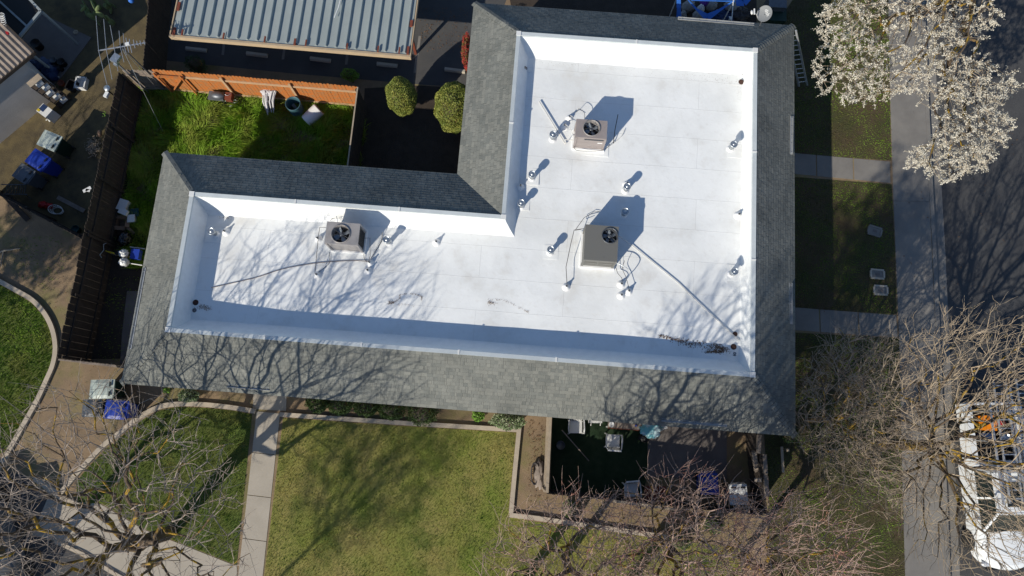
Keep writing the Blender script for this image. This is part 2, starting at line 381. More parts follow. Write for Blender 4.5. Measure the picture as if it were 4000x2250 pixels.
while yy > -9:                                              # sidewalk flags with open joints
    y2 = max(yy-5.25, -9); a, b = along(sl_, yy), along(sl_, y2); c, d = along(kl, y2), along(kl, yy)
    sw.prism([(a.x, yy-.006), (b.x, y2+.006), (c.x-.17, y2+.006), (d.x-.17, yy-.006)], 0, .014); yy = y2
struct('sidewalk', sw, M['sidewalk'])
pth = MB()
def flags(mb, A, B, C, D, n, z=.012, gap=.008):
    """quad A-B (start edge) to D-C (end edge) cut in n slabs"""
    A, B, C, D = [Vector(p) for p in (A, B, C, D)]
    for i in range(n):
        t0, t1 = i/n+gap/2, (i+1)/n-gap/2
        mb.prism([A.lerp(D, t0), B.lerp(C, t0), B.lerp(C, t1), A.lerp(D, t1)], 0, z)
flags(pth, G(2900, 580), G(2900, 660), G(3480, 715), G(3477, 632), 4)
flags(pth, G(2900, 1185), G(2900, 1275), G(3508, 1318), G(3502, 1232), 4)
struct('path', pth, M['sidewalk'])
pth = MB()
flags(pth, G(995, 1440), G(1122, 1450), G(1118, 1606), G(988, 1598), 1, .016)
flags(pth, G(1003, 1606), G(1094, 1614), G(1022, 2290), G(928, 2276), 4, .012, .004)
pth.prism(pts([(185, 1950), (390, 1968), (560, 2068), (925, 2212), (928, 2276), (1022, 2290), (1010, 2400), (700, 2420), (430, 2228), (215, 2112), (125, 2090)]), 0, .010)
struct('walkway', pth, M['concrete'])
struct('drive_asphalt', MB().prism(pts([(-300, 1780), (110, 1860), (185, 1946), (125, 2092), (215, 2118), (430, 2236), (700, 2430), (-300, 2430)]), None, .004), M['lot'])
struct('parking_lot', MB().prism(pts([(585, 230), (1120, 285), (1640, 330), (1850, 345), (2000, -60), (2400, -500), (560, -500)]), None, .004), M['lot'])
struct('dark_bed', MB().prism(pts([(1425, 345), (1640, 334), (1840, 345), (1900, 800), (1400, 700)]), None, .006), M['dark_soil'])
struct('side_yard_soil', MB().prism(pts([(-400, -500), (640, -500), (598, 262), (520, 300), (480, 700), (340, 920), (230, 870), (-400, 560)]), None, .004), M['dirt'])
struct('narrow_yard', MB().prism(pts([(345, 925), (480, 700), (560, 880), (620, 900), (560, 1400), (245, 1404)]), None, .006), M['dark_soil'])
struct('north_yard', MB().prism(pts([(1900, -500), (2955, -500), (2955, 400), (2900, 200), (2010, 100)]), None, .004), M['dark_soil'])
struct('patio_slab', MB().prism(pts([(75, 170), (165, 55), (358, 148), (250, 292), (130, 420), (30, 380)]), 0, .03), M['slab'])
struct('patio_turf', MB().prism(pts([(2160, 1560), (2530, 1560), (2528, 1862), (2500, 1960), (2150, 1920)]), None, .008), M['turf'])
struct('patio_slab', MB().prism(pts([(2532, 1560), (2838, 1580), (2838, 1872), (2530, 1862)]), 0, .02), M['slab'])
struct('side_slab', MB().prism(pts([(497, 1137), (600, 1137), (600, 1420), (470, 1420), (478, 1300)]), 0, .02), M['slab'])
# mowing strips (raised concrete edging)
ks = MB()
ribbon(ks, smooth_line([G(x, y) for x, y in ((-180, 1010), (-60, 1066), (0, 1098), (62, 1132), (130, 1172), (180, 1226), (211, 1290), (222, 1360), (212, 1425), (187, 1485), (150, 1565), (100, 1655), (35, 1770), (-20, 1860))]), .17, 0, .11)
ribbon(ks, smooth_line([G(x, y) for x, y in ((1000, 1607), (900, 1591), (790, 1580), (690, 1579), (620, 1592), (545, 1632), (470, 1692), (400, 1748), (330, 1822), (285, 1872), (240, 1930))]), .17, 0, .11)
ribbon(ks, [G(x, y) for x, y in ((1096, 1619), (1540, 1650), (2026, 1680))], .16, 0, .11)
ribbon(ks, [G(x, y) for x, y in ((2028, 1672), (2012, 1830), (1998, 1985), (1996, 2004))], .16, 0, .108)
ribbon(ks, [G(x, y) for x, y in ((1990, 2011), (2060, 2018), (2300, 2052), (2600, 2096))], .16, 0, .11)
ribbon(ks, [G(x, y) for x, y in ((140, 1866), (265, 1955), (330, 1985))], .2, 0, .10)
ribbon(ks, [G(x, y) for x, y in ((215, 2112), (330, 2165), (430, 2228), (560, 2300))], .12, 0, .07)
struct('garden_kerb', ks, M['kerb'])

LAWNS = dict(
 left=[(-400, 1000), (-60, 1085), (0, 1112), (60, 1146), (122, 1182), (168, 1232), (198, 1292), (208, 1360), (199, 1420), (174, 1480), (135, 1560), (85, 1650), (20, 1765), (-400, 1900)],
 mid=[(985, 1618), (900, 1602), (790, 1592), (690, 1590), (626, 1603), (553, 1642), (478, 1702), (408, 1758), (340, 1830), (300, 1880), (300, 1975), (400, 1968), (560, 2064), (925, 2208)],
 south=[(1106, 1632), (1540, 1662), (2016, 1690), (1986, 1995), (2050, 2032), (2300, 2066), (2600, 2108), (2900, 2140), (2900, 2420), (1012, 2420)],
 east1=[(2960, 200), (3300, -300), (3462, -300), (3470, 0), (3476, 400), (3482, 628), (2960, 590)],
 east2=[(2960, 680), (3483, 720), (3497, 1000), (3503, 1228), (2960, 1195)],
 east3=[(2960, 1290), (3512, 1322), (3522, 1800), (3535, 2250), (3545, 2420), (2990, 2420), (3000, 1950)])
def in_poly(P, x, y):
    n = len(P); c = np.zeros(len(x), bool)
    for i in range(n):
        x1, y1 = P[i]; x2, y2 = P[(i+1) % n]
        if y1 == y2: continue
        c ^= ((y1 > y) != (y2 > y)) & (x < (x2-x1)*(y-y1)/(y2-y1)+x1)
    return c
def blades(name, polys, dens, h, wd, m, label=None, z=0.005, lean=.5, mask=None):
    V = []; rg = np.random.default_rng(len(name)*13+int(dens))
    for poly in polys:
        P = [(p.x, p.y) for p in pts(poly)]
        xs = [p[0] for p in P]; ys = [p[1] for p in P]
        x0, x1, y0, y1 = max(min(xs), -20.5), min(max(xs), 20.5), max(min(ys), -8), min(max(ys), 20)
        n = int((x1-x0)*(y1-y0)*dens); x = rg.uniform(x0, x1, n); y = rg.uniform(y0, y1, n)
        k = in_poly(P, x, y); x, y = x[k], y[k]
        if mask is not None: k = mask(x, y, rg); x, y = x[k], y[k]
        n = len(x); a = rg.uniform(0, 2*np.pi, n); hh = h*rg.uniform(.5, 1.25, n); ww = wd*rg.uniform(.6, 1.3, n)
        # clumps comb the same way
        cl = np.sin(x*1.9+np.cos(y*1.3)*2)*np.cos(y*1.7+np.sin(x*.9)*2)*3.1+rg.normal(0, .7, n)
        lx = np.cos(cl)*lean*hh*rg.uniform(.3, 1.3, n); ly = np.sin(cl)*lean*hh*rg.uniform(.3, 1.3, n)
        dx, dy = np.cos(a)*ww/2, np.sin(a)*ww/2
        q = np.stack([np.stack([x-dx, y-dy, np.full(n, z)], 1), np.stack([x+dx, y+dy, np.full(n, z)], 1), np.stack([x+lx*.4+dx*.7, y+ly*.4+dy*.7, z+hh*.6], 1), np.stack([x+lx, y+ly, z+hh], 1), np.stack([x+lx*.4-dx*.7, y+ly*.4-dy*.7, z+hh*.6], 1)], 1)
        V.append(q.reshape(-1, 3))
    V = np.concatenate(V); n = len(V)//5
    me = bpy.data.meshes.new(name); me.vertices.add(len(V)); me.vertices.foreach_set('co', V.astype(np.float32).ravel())
    me.loops.add(5*n); me.loops.foreach_set('vertex_index', np.arange(5*n, dtype=np.int32))
    me.polygons.add(n); me.polygons.foreach_set('loop_start', np.arange(n, dtype=np.int32)*5); me.update(calc_edges=True)
    me.materials.append(m); o = bpy.data.objects.new(name, me); sc.collection.objects.link(o)
    return tag(o, label, 'grass', None, 'stuff')
for nm, P in LAWNS.items():
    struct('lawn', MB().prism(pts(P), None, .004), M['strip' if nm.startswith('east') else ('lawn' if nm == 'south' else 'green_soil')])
blades('lawn_grass', [LAWNS['south']], 900, .045, .014, M['lawn_blade'], 'short olive and straw coloured square lawn in front of the building')
blades('lawn_grass', [LAWNS['mid']], 900, .055, .016, M['mid_blade'], 'green lawn inside the curved edging left of the front walkway')
blades('lawn_grass', [LAWNS['left']], 900, .075, .022, M['green_blade'], 'bright green lawn inside the curved edging at the far left')
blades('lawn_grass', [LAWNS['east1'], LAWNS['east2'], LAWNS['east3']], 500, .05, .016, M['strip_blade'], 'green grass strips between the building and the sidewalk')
blades('weeds', [LAWNS['south'], LAWNS['mid']], 60, .07, .03, M['green_blade'], 'bright green weed tufts in the front lawn',
       mask=lambda x, y, r: (np.sin(x*2.3+np.sin(y*1.9)*1.8)*np.cos(y*2.6+x)) > .72)
TALL = [(545, 300), (1432, 440), (1400, 720), (830, 760), (700, 1040), (500, 1050), (500, 640)]
blades('tall_grass', [TALL], 2200, .34, .015, M['tall_blade'], 'long bright green tufted grass in the fenced yard', lean=.9,
       mask=lambda x, y, r: r.random(len(x)) < .25+.9*np.clip(.5+.5*np.sin(x*2.1+2*np.sin(y*1.7))*np.cos(y*2.4+1.5*np.sin(x*1.3)), 0, 1))
blades('ground_weeds', [[(430, 1080), (560, 1080), (560, 1420), (380, 1420)], [(40, 930), (200, 920), (300, 960), (200, 1150), (60, 1080)]], 90, .08, .02, M['green_blade'], 'sparse green weeds along the left fences')
# fallen leaves and white petals on soil and lawn
lt = MB()
for k in range(1500):
    x, y = random.choice([(random.uniform(60, 480), random.uniform(1000, 1900)), (random.uniform(1640, 1830), random.uniform(30, 200)), (random.uniform(3280, 3480), random.uniform(120, 420)), (random.uniform(2060, 2140), random.uniform(1640, 1990)), (random.uniform(3110, 3990), random.uniform(100, 1400))])
    p = G(x, y, .03 if x < 3630 else -.135); a = random.uniform(0, 6.28); s = random.uniform(.012, .035); d = Vector((math.cos(a), math.sin(a), .2))*s; e = Vector((-math.sin(a), math.cos(a), .3))*s*.5
    lt.add([p-d, p+e, p+d, p-e], [(0, 1, 2, 3)])
tag(lt.build('fallen_leaves', M['litter']), 'small dry leaves scattered over the soil and paving', 'leaves', kind='stuff')

# ------------------------------------------------------------------ the L shaped apartment building
PSI = -0.0643; BX, BY = -13.0573, 1.2508; BL, BW, BL2, BW2 = 22.5458, 15.0538, 11.9996, 8.2504
HE = 2.6; RISE = 1.1; RUN = 1.7488; ZT = HE+RISE; ZD = 3.02; INS = .44; CW = .12
bld = thing('apartment_building', 'long L shaped building with white flat roof inside a grey shingle mansard', 'building', (BX, BY, 0), PSI)
Bm = Matrix.Translation((BX, BY, 0)) @ Matrix.Rotation(PSI, 4, 'Z'); Bi = Bm.inverted()
def outline(k): return [(k, k), (BL-k, k), (BL-k, BW-k), (BL-BL2+k, BW-k), (BL-BL2+k, BW2-k), (k, BW2-k)]   # SW SE NE NNW inner W-NW
ov = outline(.0)
def outline_in(ks, ke, kn, kw2, ki2, kw):
    return [(kw, ks), (BL-ke, ks), (BL-ke, BW-kn), (BL-BL2+kw2, BW-kn), (BL-BL2+kw2, BW2-ki2), (kw, BW2-ki2)]
def ringfaces(mb, k0, z0, k1, z1):
    a, b = outline(k0), outline(k1)
    for i in range(6):
        j = (i+1) % 6; mb.add([(*a[i], z0), (*a[j], z0), (*b[j], z1), (*b[i], z1)], [(0, 1, 2, 3)])
    return mb
ringfaces(MB(), .55, 0, .55, HE-.02).build('wall', M['stucco'], bld, False)
sof = MB(); ringfaces(sof, .55, HE-.02, .0, HE-.10); ringfaces(sof, 0, HE-.10, -.005, HE+.015); ringfaces(sof, -.005, HE+.015, .03, HE+.016)
sof.build('fascia', M['fascia'], bld, False)
# mansard slopes laid course by course
rf = MB(); sl_len = math.hypot(RUN, RISE); nc = 16; ex = sl_len/nc; nrm_h, nrm_v = RISE/sl_len, RUN/sl_len
for i in range(6):
    A0, A1 = outline(0)[i], outline(0)[(i+1) % 6]
    d = (Vector(A1)-Vector(A0)).normalized(); nin = Vector((-d.y, d.x)); base = Vector(A0)
    for c in range(nc):
        s0, s1 = c/nc, (c+1)/nc
        def P(s, which, off):
            q = outline(RUN*s); v = Vector(q[(i+which) % 6])
            return Vector((v.x-nin.x*nrm_h*off, v.y-nin.y*nrm_h*off, HE+.02+RISE*s+nrm_v*off))
        a, b, c2, d2 = P(s0, 0, .010), P(s0, 1, .010), P(s1, 1, .002), P(s1, 0, .002)
        e, f = P(s0, 0, 0.0), P(s0, 1, 0.0)
        u = lambda v: (Vector((v.x, v.y))-base).dot(d)
        v0, v1 = c*.13+.002, (c+1)*.13-.002
        off = i*3.1
        rf.add([a, b, c2, d2], [(0, 1, 2, 3)], [[(u(a)+off, v0+i*13), (u(b)+off, v0+i*13), (u(c2)+off, v1+i*13), (u(d2)+off, v1+i*13)]])
        rf.add([e, f, b, a], [(0, 1, 2, 3)], [[(u(e)+off, v0+i*13)]*4])
        # raised architectural tabs, random widths
        Lc = u(b)-u(a); x = random.uniform(0, .3); zu = Vector((d.x, d.y, 0))
        while x < Lc-.35:
            wt = random.uniform(.12, .24); p0 = a+zu*x; t_in = (Vector((nin.x*nrm_v, nin.y*nrm_v, nrm_h)))
            nv = Vector((-nin.x*nrm_h, -nin.y*nrm_h, nrm_v)); h = .0022
            q0 = p0+nv*h; q1 = q0+zu*wt; q2 = q1+t_in*ex*.97-nv*.004; q3 = q0+t_in*ex*.97-nv*.004
            uu = u(p0)+off+c*.07
            rf.add([p0, p0+zu*wt, q1, q0], [(0, 1, 2, 3)], [[(uu, v0+i*13)]*4])
            rf.add([q0, q1, q2, q3], [(0, 1, 2, 3)], [[(uu, v0+i*13), (uu+wt, v0+i*13), (uu+wt, v1+i*13), (uu, v1+i*13)]])
            rf.add([p0, q0, q3, q3-nv*.004], [(0, 1, 2, 3)], [[(uu, v0+i*13)]*4]); rf.add([p0+zu*wt, q1, q2, q2-nv*.004], [(3, 2, 1, 0)], [[(uu, v0+i*13)]*4])
            x += wt+random.uniform(.08, .26)
roof = rf.build('roof', M['shingle'], bld, False)
for i in (0, 1, 2, 3, 5):
    hc = MB()                                                  # hip caps, overlapping bent shingles
    a = Vector((*outline(0)[i], HE+.04)); b = Vector((*outline(RUN)[i], ZT+.03)); n = 18
    dirv = (b-a); side = Vector((-dirv.y, dirv.x, 0)).normalized()
    for k in range(n):
        p, q = a.lerp(b, k/n), a.lerp(b, (k+1.12)/n)
        up = Vector((0, 0, .028)); dn = Vector((0, 0, -.045))
        vs = [p-side*.13+dn+up, p+up, p+side*.13+dn+up, q-side*.13+dn, q, q+side*.13+dn, p-side*.13+dn, p, p+side*.13+dn]
        hc.add(vs, [(0, 1, 4, 3), (1, 2, 5, 4), (6, 7, 1, 0), (7, 8, 2, 1)], [[(k*.37+.1, 2.03), (k*.37+.15, 2.03), (k*.37+.15, 2.09), (k*.37+.1, 2.09)]]*4)
    hc.build('hip_cap', M['shingle'], roof, False)
# valley strip at the inner corner is the meeting of the two slopes; coping around the top
cp = MB(); ringfaces(cp, RUN-.012, ZT-.05, RUN-.012, ZT+.04); ringfaces(cp, RUN-.012, ZT+.04, RUN+CW, ZT+.03); ringfaces(cp, RUN+CW, ZT+.03, RUN+CW, ZT-.06)
cop = cp.build('coping', M['coping'], bld, False)
o1 = outline(RUN+CW/2)
for i in range(6):
    a, b = Vector(o1[i]), Vector(o1[(i+1) % 6]); L = (b-a).length; d = (b-a).normalized(); n = max(1, int(L/2.95))
    for k in range(0, n+1):
        p = a+d*(L*k/n if k else 0); 
        if k == n: continue
        jo = MB()
        if k == 0: jo.box((p.x, p.y, ZT+.049), (.17, .17, .024), math.atan2(d.y, d.x))
        else: jo.box((p.x, p.y, ZT+.038), (.05, CW+.035, .03), math.atan2(d.y, d.x))
        jo.build('coping_joint', M['trim_white'], cop, False)
# the deck: very slight falls and undulations; the upstand follows it
def sst(x): x = min(1, max(0, x)); return x*x*(3-2*x)
def deck_z(u, v):
    d = .67 + .17*sst((6-u)/5) - .15*math.exp(-((u-11.3)/2.3)**2)*sst((v-6.5)/2.5)
    return ZT - d + .03*noise.noise(Vector((u*.22, v*.3, 3.1))) + .010*noise.noise(Vector((u*.9, v*.9, 0)))
pp = MB(); nseg = 8; k0 = RUN+CW+.001; INSET = (.43, .15, .52, .35, .40, .20)
def foot(t):
    e = t**1.25; return outline_in(*[k0+q*e for q in INSET])
for s in range(nseg):                                                         # sloping upstand with a cove at its foot
    t0, t1 = s/nseg, (s+1)/nseg; P0, P1, PF = foot(t0), foot(t1), foot(1)
    for i in range(6):
        j = (i+1) % 6; m_ = 24
        for k in range(m_):
            def pt(P, t, f):
                u = P[i][0]+(P[j][0]-P[i][0])*f; v = P[i][1]+(P[j][1]-P[i][1])*f
                zd = deck_z(PF[i][0]+(PF[j][0]-PF[i][0])*f, PF[i][1]+(PF[j][1]-PF[i][1])*f)
                return (u, v, (ZT-.055)-(ZT-.055-zd)*(1-(1-t)**1.25))
            pp.add([pt(P0, t0, k/m_), pt(P0, t0, (k+1)/m_), pt(P1, t1, (k+1)/m_), pt(P1, t1, k/m_)], [(0, 1, 2, 3)])
pp.build('parapet', M['parapet'], bld, False)
dk = MB(); o = foot(1); o = [(a+.0, b) for a, b in o]; xs = sorted(set([o[0][0], o[3][0], o[1][0]]+list(np.linspace(o[0][0], o[1][0], 60)))); ys = sorted(set([o[0][1], o[4][1], o[2][1]]+list(np.linspace(o[0][1], o[2][1], 44))))
xs[0] -= .02; xs[-1] += .02; ys[0] -= .02; ys[-1] += .02
for a, b in zip(xs, xs[1:]):
    for c, d in zip(ys, ys[1:]):
        if (c+d)/2 > o[4][1] and (a+b)/2 < o[3][0]: continue
        dk.add([(a, c, deck_z(a, c)), (b, c, deck_z(b, c)), (b, d, deck_z(b, d)), (a, d, deck_z(a, d))], [(0, 1, 2, 3)], smooth=True)
dko = dk.build('roof_deck', M['membrane'], bld, False)
import bmesh
_bm = bmesh.new(); _bm.from_mesh(dko.data); bmesh.ops.remove_doubles(_bm, verts=_bm.verts, dist=.0005); _bm.to_mesh(dko.data); _bm.free()
def D(px, py, dz=0.0):
    """photo pixel -> point on the roof deck"""
    z = ZD
    for _ in range(3): q = Bi @ G(px, py, z+dz); z = deck_z(q.x, q.y)
    return G(px, py, z+dz)
# membrane patches and raised seams
for (x, y, a, b) in ((2290, 555, 1.6, 1.0), (2340, 960, 1.7, 1.6), (1345, 915, 1.5, 1.2), (2870, 1065, .55, .55), (2868, 590, .5, .5), (2152, 985, .5, .5), (2441, 826, .6, .6), (845, 915, .7, .6), (1505, 945, .5, .5), (2078, 690, .5, .6), (2893, 305, .7, .6), (2046, 255, .6, .5), (2866, 1340, .7, .8), (765, 1195, .9, .7), (2046, 800, .4, .4)):
    p = D(x, y); q = Bi @ p; MB().box((q.x, q.y, deck_z(q.x, q.y)+.004), (a, b, .014)).build('membrane_patch', M['membrane'], bld, False)
# loose gutter / flashing lengths on the eave
gt = []
for (x0, y0, x1, y1) in ((567, 1046, 510, 1364), (1000-112, 1507, 1052, 1520), (2584, 1641, 2840, 1663), (3092, 455, 3090, 603), (3088, 1106, 3090, 1266), (2648, 72, 2945, 97)):
    a, b = G(x0, y0, HE+.14), G(x1, y1, HE+.14); g = MB(); d = (b-a).normalized(); s = Vector((-d.y, d.x, 0))
    g.bar(a, b, .05, .012); g.bar(a+s*.045+Vector((0, 0, .02)), b+s*.045+Vector((0, 0, .02)), .012, .05); g.bar(a-s*.045+Vector((0, 0, .02)), b-s*.045+Vector((0, 0, .02)), .012, .05)
    for t in np.linspace(.05, .95, 5):
        p = a.lerp(b, t); g.bar(p-s*.05+Vector((0, 0, .03)), p+s*.05+Vector((0, 0, .03)), .012, .01)
        g.bar(p-Vector((0, 0, .01)), p-Vector((0, 0, .13)), .02, .02)
    g.build('gutter', M['gutter'], bld)

# ------------------------------------------------------------------ rooftop equipment
def ac_unit(label, px, py, L, W, H, m, fan_u, fan_v, fan_r, style):
    """px,py = centre of the top plate at its height"""
    p = D(px, py, H); t = thing('rooftop_air_conditioner', label, 'air conditioner', (p.x, p.y, p.z-H-.01), PSI, 'air conditioning units on the white roof')
    MB().box((0, 0, .06), (L+.10, W+.10, .14), taper=.97).build('curb', M['boot'], t, False)
    b = MB(); zb = .13; hb = H-zb-.05
    for (cx, cy, sx, sy) in ((0, W*.47, L*.96, .02), (0, -W*.47, L*.96, .02), (L*.47, 0, .02, W*.92), (-L*.47, 0, .02, W*.92)): b.box((cx, cy, zb+hb/2), (sx, sy, hb-.004))
    for sx in (-1, 1):
        for sy in (-1, 1): b.box((sx*L*.47, sy*W*.47, zb+hb/2), (.07, .07, hb-.006))
    bo = b.build('casing', m, t, False)
    tp = MB(); n = 32; zt = H-.05; x, y = L/2, W/2; c = (fan_u, fan_v)
    # top plate with a real round opening: bridge circle to the rectangle
    circ = [(c[0]+fan_r*math.cos(2*math.pi*k/n), c[1]+fan_r*math.sin(2*math.pi*k/n)) for k in range(n)]
    rect = []
    for k in range(n):
        dx, dy = math.cos(2*math.pi*k/n), math.sin(2*math.pi*k/n)
        tx = ((x-c[0]) if dx > 0 else (-x-c[0]))/dx if abs(dx) > 1e-6 else 1e9
        ty = ((y-c[1]) if dy > 0 else (-y-c[1]))/dy if abs(dy) > 1e-6 else 1e9
        s = min(tx, ty); rect.append((c[0]+dx*s, c[1]+dy*s))
    corners = [(x, y), (-x, y), (-x, -y), (x, -y)]
    for cc in corners:                                                       # snap the nearest ray to each corner
        k = min(range(n), key=lambda i: (rect[i][0]-cc[0])**2+(rect[i][1]-cc[1])**2); rect[k] = cc
    tp.add([(*q, H) for q in circ]+[(*q, H) for q in rect], [(k, n+k, n+(k+1) % n, (k+1) % n) for k in range(n)])
    tp.add([(*q, zt-.004) for q in rect]+[(*q, H) for q in rect], [(k, (k+1) % n, n+(k+1) % n, n+k) for k in range(n)])
    top = tp.build('top_panel', m, t, False)
    MB().lathe((*c, 0), [(fan_r, H), (fan_r+.028, H+.004), (fan_r+.02, H+.03), (fan_r, H+.032), (fan_r-.01, H-.02), (fan_r-.02, H-.3)], 32).build('fan_ring', M['acsteel'] if style != 2 else M['galv_dark'], t, False)
    MB().lathe((*c, 0), [(fan_r-.004, H-.30), (.02, H-.30)], 32).build('fan_well', M['inside'], t, False)
    fb = MB(); nb = 5 if style == 2 else 4
    for k in range(nb):
        a = 2*math.pi*k/nb+.5; r0, r1 = .05, fan_r-.03; vs = []
        for (r, da, dz) in ((r0, -.5, .03), (r1*.6, -.42, .035), (r1, -.22, .03), (r1, .34, -.04), (r1*.6, .42, -.045), (r0, .5, -.03)):
            vs.append((c[0]+r*math.cos(a+da), c[1]+r*math.sin(a+da), H-.15+dz))
        fb.add(vs, [(0, 1, 2, 3, 4, 5)]); fb.add([(q[0], q[1], q[2]-.004) for q in vs], [(5, 4, 3, 2, 1, 0)])
    fan = fb.build('fan_blade', M['blade'], t, False)
    MB().lathe((*c, 0), [(.001, H-.08), (.055, H-.08), (.06, H-.1), (.06, H-.2)], 14).build('fan_hub', M['galv_dark'], fan, False)
    gr = MB()
    for k in range(4 if style != 2 else 3):
        a = math.pi*k/(4 if style != 2 else 3)+.3; d = Vector((math.cos(a), math.sin(a), 0))*fan_r
        gr.tube([Vector((*c, H+.034))-d, Vector((*c, H+.05)), Vector((*c, H+.034))+d], .005, 4)
    for rr in (.35, .7, 1.0): gr.tube([(c[0]+fan_r*rr*math.cos(q*math.pi/14), c[1]+fan_r*rr*math.sin(q*math.pi/14), H+.046-.012*rr) for q in range(29)], .003, 3)
    gr.build('fan_guard', M['galv_dark'], t, False)
    fr = MB(); lv = MB()
    if style == 1:      # south face: louvred slot and panel lines; east face open coil
        for k in range(7): lv.box((.12, -W/2*.965-.006, H-.12-k*.014), (L*.62, .012, .006))
        for z in (.3, .62): fr.box((0, -W*.48-.004, z), (L*.94, .008, .008))
        fr.box((-.1, -W*.48-.004, .4), (.008, .008, .5))
        MB().box((L*.33, -W*.48-.008, H*.62), (.17, .006, .06)).build('sticker', M['label_white'], t, False)
    elif style == 2:    # two recessed pockets low on the south face
        for sx, ww in ((-.24*L, .34*L), (.22*L, .44*L)):
            for (dx, dz, a, b2) in ((0, .12, ww, .012), (0, -.12, ww, .012), (-ww/2, 0, .012, .24), (ww/2, 0, .012, .24)):
                fr.box((sx+dx, -W*.48-.006, H*.5+dz), (a, .014, b2))
            MB().box((sx, -W*.48-.002, H*.5), (ww*.94, .006, .22)).build('access_panel', m, t, False)
        fr.box((.1, -W*.40, H+.004), (.09, .02, .006))
    else:
        for k in range(3): fr.box((0, -W*.48-.004, .28+k*.2), (L*.92, .01, .01))
        for k in range(22): lv.box((L*.48+.007, -W*.36+k*W*.72/21, H*.5), (.012, .008, H*.62))
        for z in (.2, H-.14): lv.box((L*.48+.008, 0, z), (.016, W*.8, .02))
    if lv.v: lv.build('louvre', M['black'] if style == 3 else M['galv_dark'], t, False)
    fr.build('trim', m, t, False)
    return t
HU = 1.05
ac_unit('beige air conditioner with louvred front slot, the unit nearest the top of the photo', 2311, 503, 1.06, .66, HU, M['acbeige'], 0.0, .03, .28, 1)
ac_unit('dull steel air conditioner with open side coil on the left wing of the roof', 1337, 911, 1.10, .74, HU, M['acsteel'], -.05, -.02, .30, 3)
ac_unit('large plain grey air conditioner with its fan near one corner', 2349, 949, 1.10, 1.20, HU, M['acgrey'], .27, .27, .255, 2)

def vent_pipe(px, py, label, h=.46, r=.085, m='galv', i=[0]):
    p = D(px, py, h); t = thing('vent_pipe', label, 'vent pipe', (p.x, p.y, p.z-h), 0, 'round metal vents on the white roof')
    MB().lathe((0, 0, 0), [(r*1.7, .0), (r*1.5, .012), (r*1.08, .05), (r*1.02, .09), (r*.95, .10)], 18).build('boot', M['boot'], t, False)
    MB().lathe((0, 0, 0), [(r*.92, .02), (r*.92, h-.1), (r*1.12, h-.1), (r*1.12, h-.05)], 18).build('pipe', M[m], t, False)
    MB().lathe((0, 0, 0), [(r*1.12, h-.13), (r*1.5, h-.12), (r*1.52, h-.03), (r*1.45, h), (r*1.25, h), (r*1.2, h-.018), (r*.5, h-.012), (r*.45, h+.006), (.0005, h+.008)], 22).build('cap', M[m], t, False)
    return t
for x, y, lb in ((2161, 523, 'metal vent just left of the top air conditioner'), (2868, 562, 'metal vent by the right parapet, the upper of two there'),
    (2079, 679, 'metal vent below the fallen white pole near the left parapet of the upper wing'), (2451, 727, 'metal vent at the tip of the big grey unit\'s shadow beside a white cone'),
    (2036, 791, 'metal vent at the edge of the parapet shadow near the inner corner'), (2152, 974, 'metal vent left of the large grey air conditioner'),
    (2443, 824, 'metal vent standing inside the shadow of the large grey air conditioner'), (2871, 1059, 'metal vent by the right parapet, the lower of two there'),
    (823, 902, 'metal vent at the left end of the left wing'), (1510, 935, 'metal vent right of the steel air conditioner on the left wing')):
    vent_pipe(x, y, lb)
def cone(px, py, label, h=.26):
    p = D(px, py, h); t = thing('vent_cone', label, 'vent cone', (p.x, p.y, p.z-h), 0, 'small white cone flashings on the roof')
    MB().lathe((0, 0, 0), [(.15, 0), (.13, .015), (.10, .05), (.055, .14), (.035, .17)], 16).build('flashing', M['boot'], t, False)
    MB().lathe((0, 0, 0), [(.03, .12), (.03, h), (.022, h), (.022, h-.1)], 12).build('pipe', M['galv_dark'], t, False)
for x, y, lb in ((2034, 722, 'white cone flashing with a dark pipe beside the parapet shadow, left of a metal vent'), (2452, 712, 'white cone flashing touching the back of a metal vent'),
    (2226, 452, 'white cone with a bent cable up and left of the top air conditioner'), (2207, 485, 'white cone between the left vent and the top air conditioner'),
    (2890, 834, 'white cone near the middle of the right parapet'), (2214, 1116, 'white cone where the long thin lines left of the grey unit end'),
    (2430, 1106, 'white cone under the grey unit, leftmost upper of three'), (2459, 1134, 'white cone under the grey unit, rightmost of three'), (2430, 1150, 'white cone under the grey unit, lowest of three'),
    (874, 900, 'white cone beside the metal vent at the left end'), (1238, 927, 'white cone touching the left side of the steel unit'), (1703, 941, 'lone white cone near the inner corner of the roof'),
    (1234, 1070, 'white cone at the end of the thin black line below the steel unit'), (1441, 1022, 'white cone where the long brown hose ends'), (1434, 1053, 'white cone just below the end of the brown hose')):
    cone(x, y, lb, .24)
def drain(px, py, lb, r=.085):
    p = D(px, py); t = thing('roof_drain', lb, 'roof drain', (p.x, p.y, p.z-.005), 0, 'rusty roof drains')
    MB().lathe((0, 0, 0), [(r*1.15, .0), (r*1.15, .03), (r*.9, .035), (r*.86, .02)], 18).build('drain_ring', M['rust'], t, False)
    g = MB()
    for k in range(8):
        a = k*math.pi/4; g.tube([(r*.85*math.cos(a), r*.85*math.sin(a), .02), (r*.7*math.cos(a), r*.7*math.sin(a), .09), (.015*math.cos(a), .015*math.sin(a), .11)], .009, 4)
    g.lathe((0, 0, 0), [(r*.86, .018), (.001, .018)], 18); g.build('strainer', M['rust'], t, False)
for x, y, lb in ((2049, 268, 'rusty drain in the shaded top left corner of the upper wing'), (2895, 321, 'reddish rusty drain by the top right corner of the roof'), (765, 1182, 'rusty drain in the lower left corner of the left wing'),
    (2865, 1355, 'large rusty drain at the lower right corner beside leaf litter'), (2871, 1305, 'small rusty drain under the end of the long white pipe')): drain(x, y, lb, .07 if y == 1305 else .085)
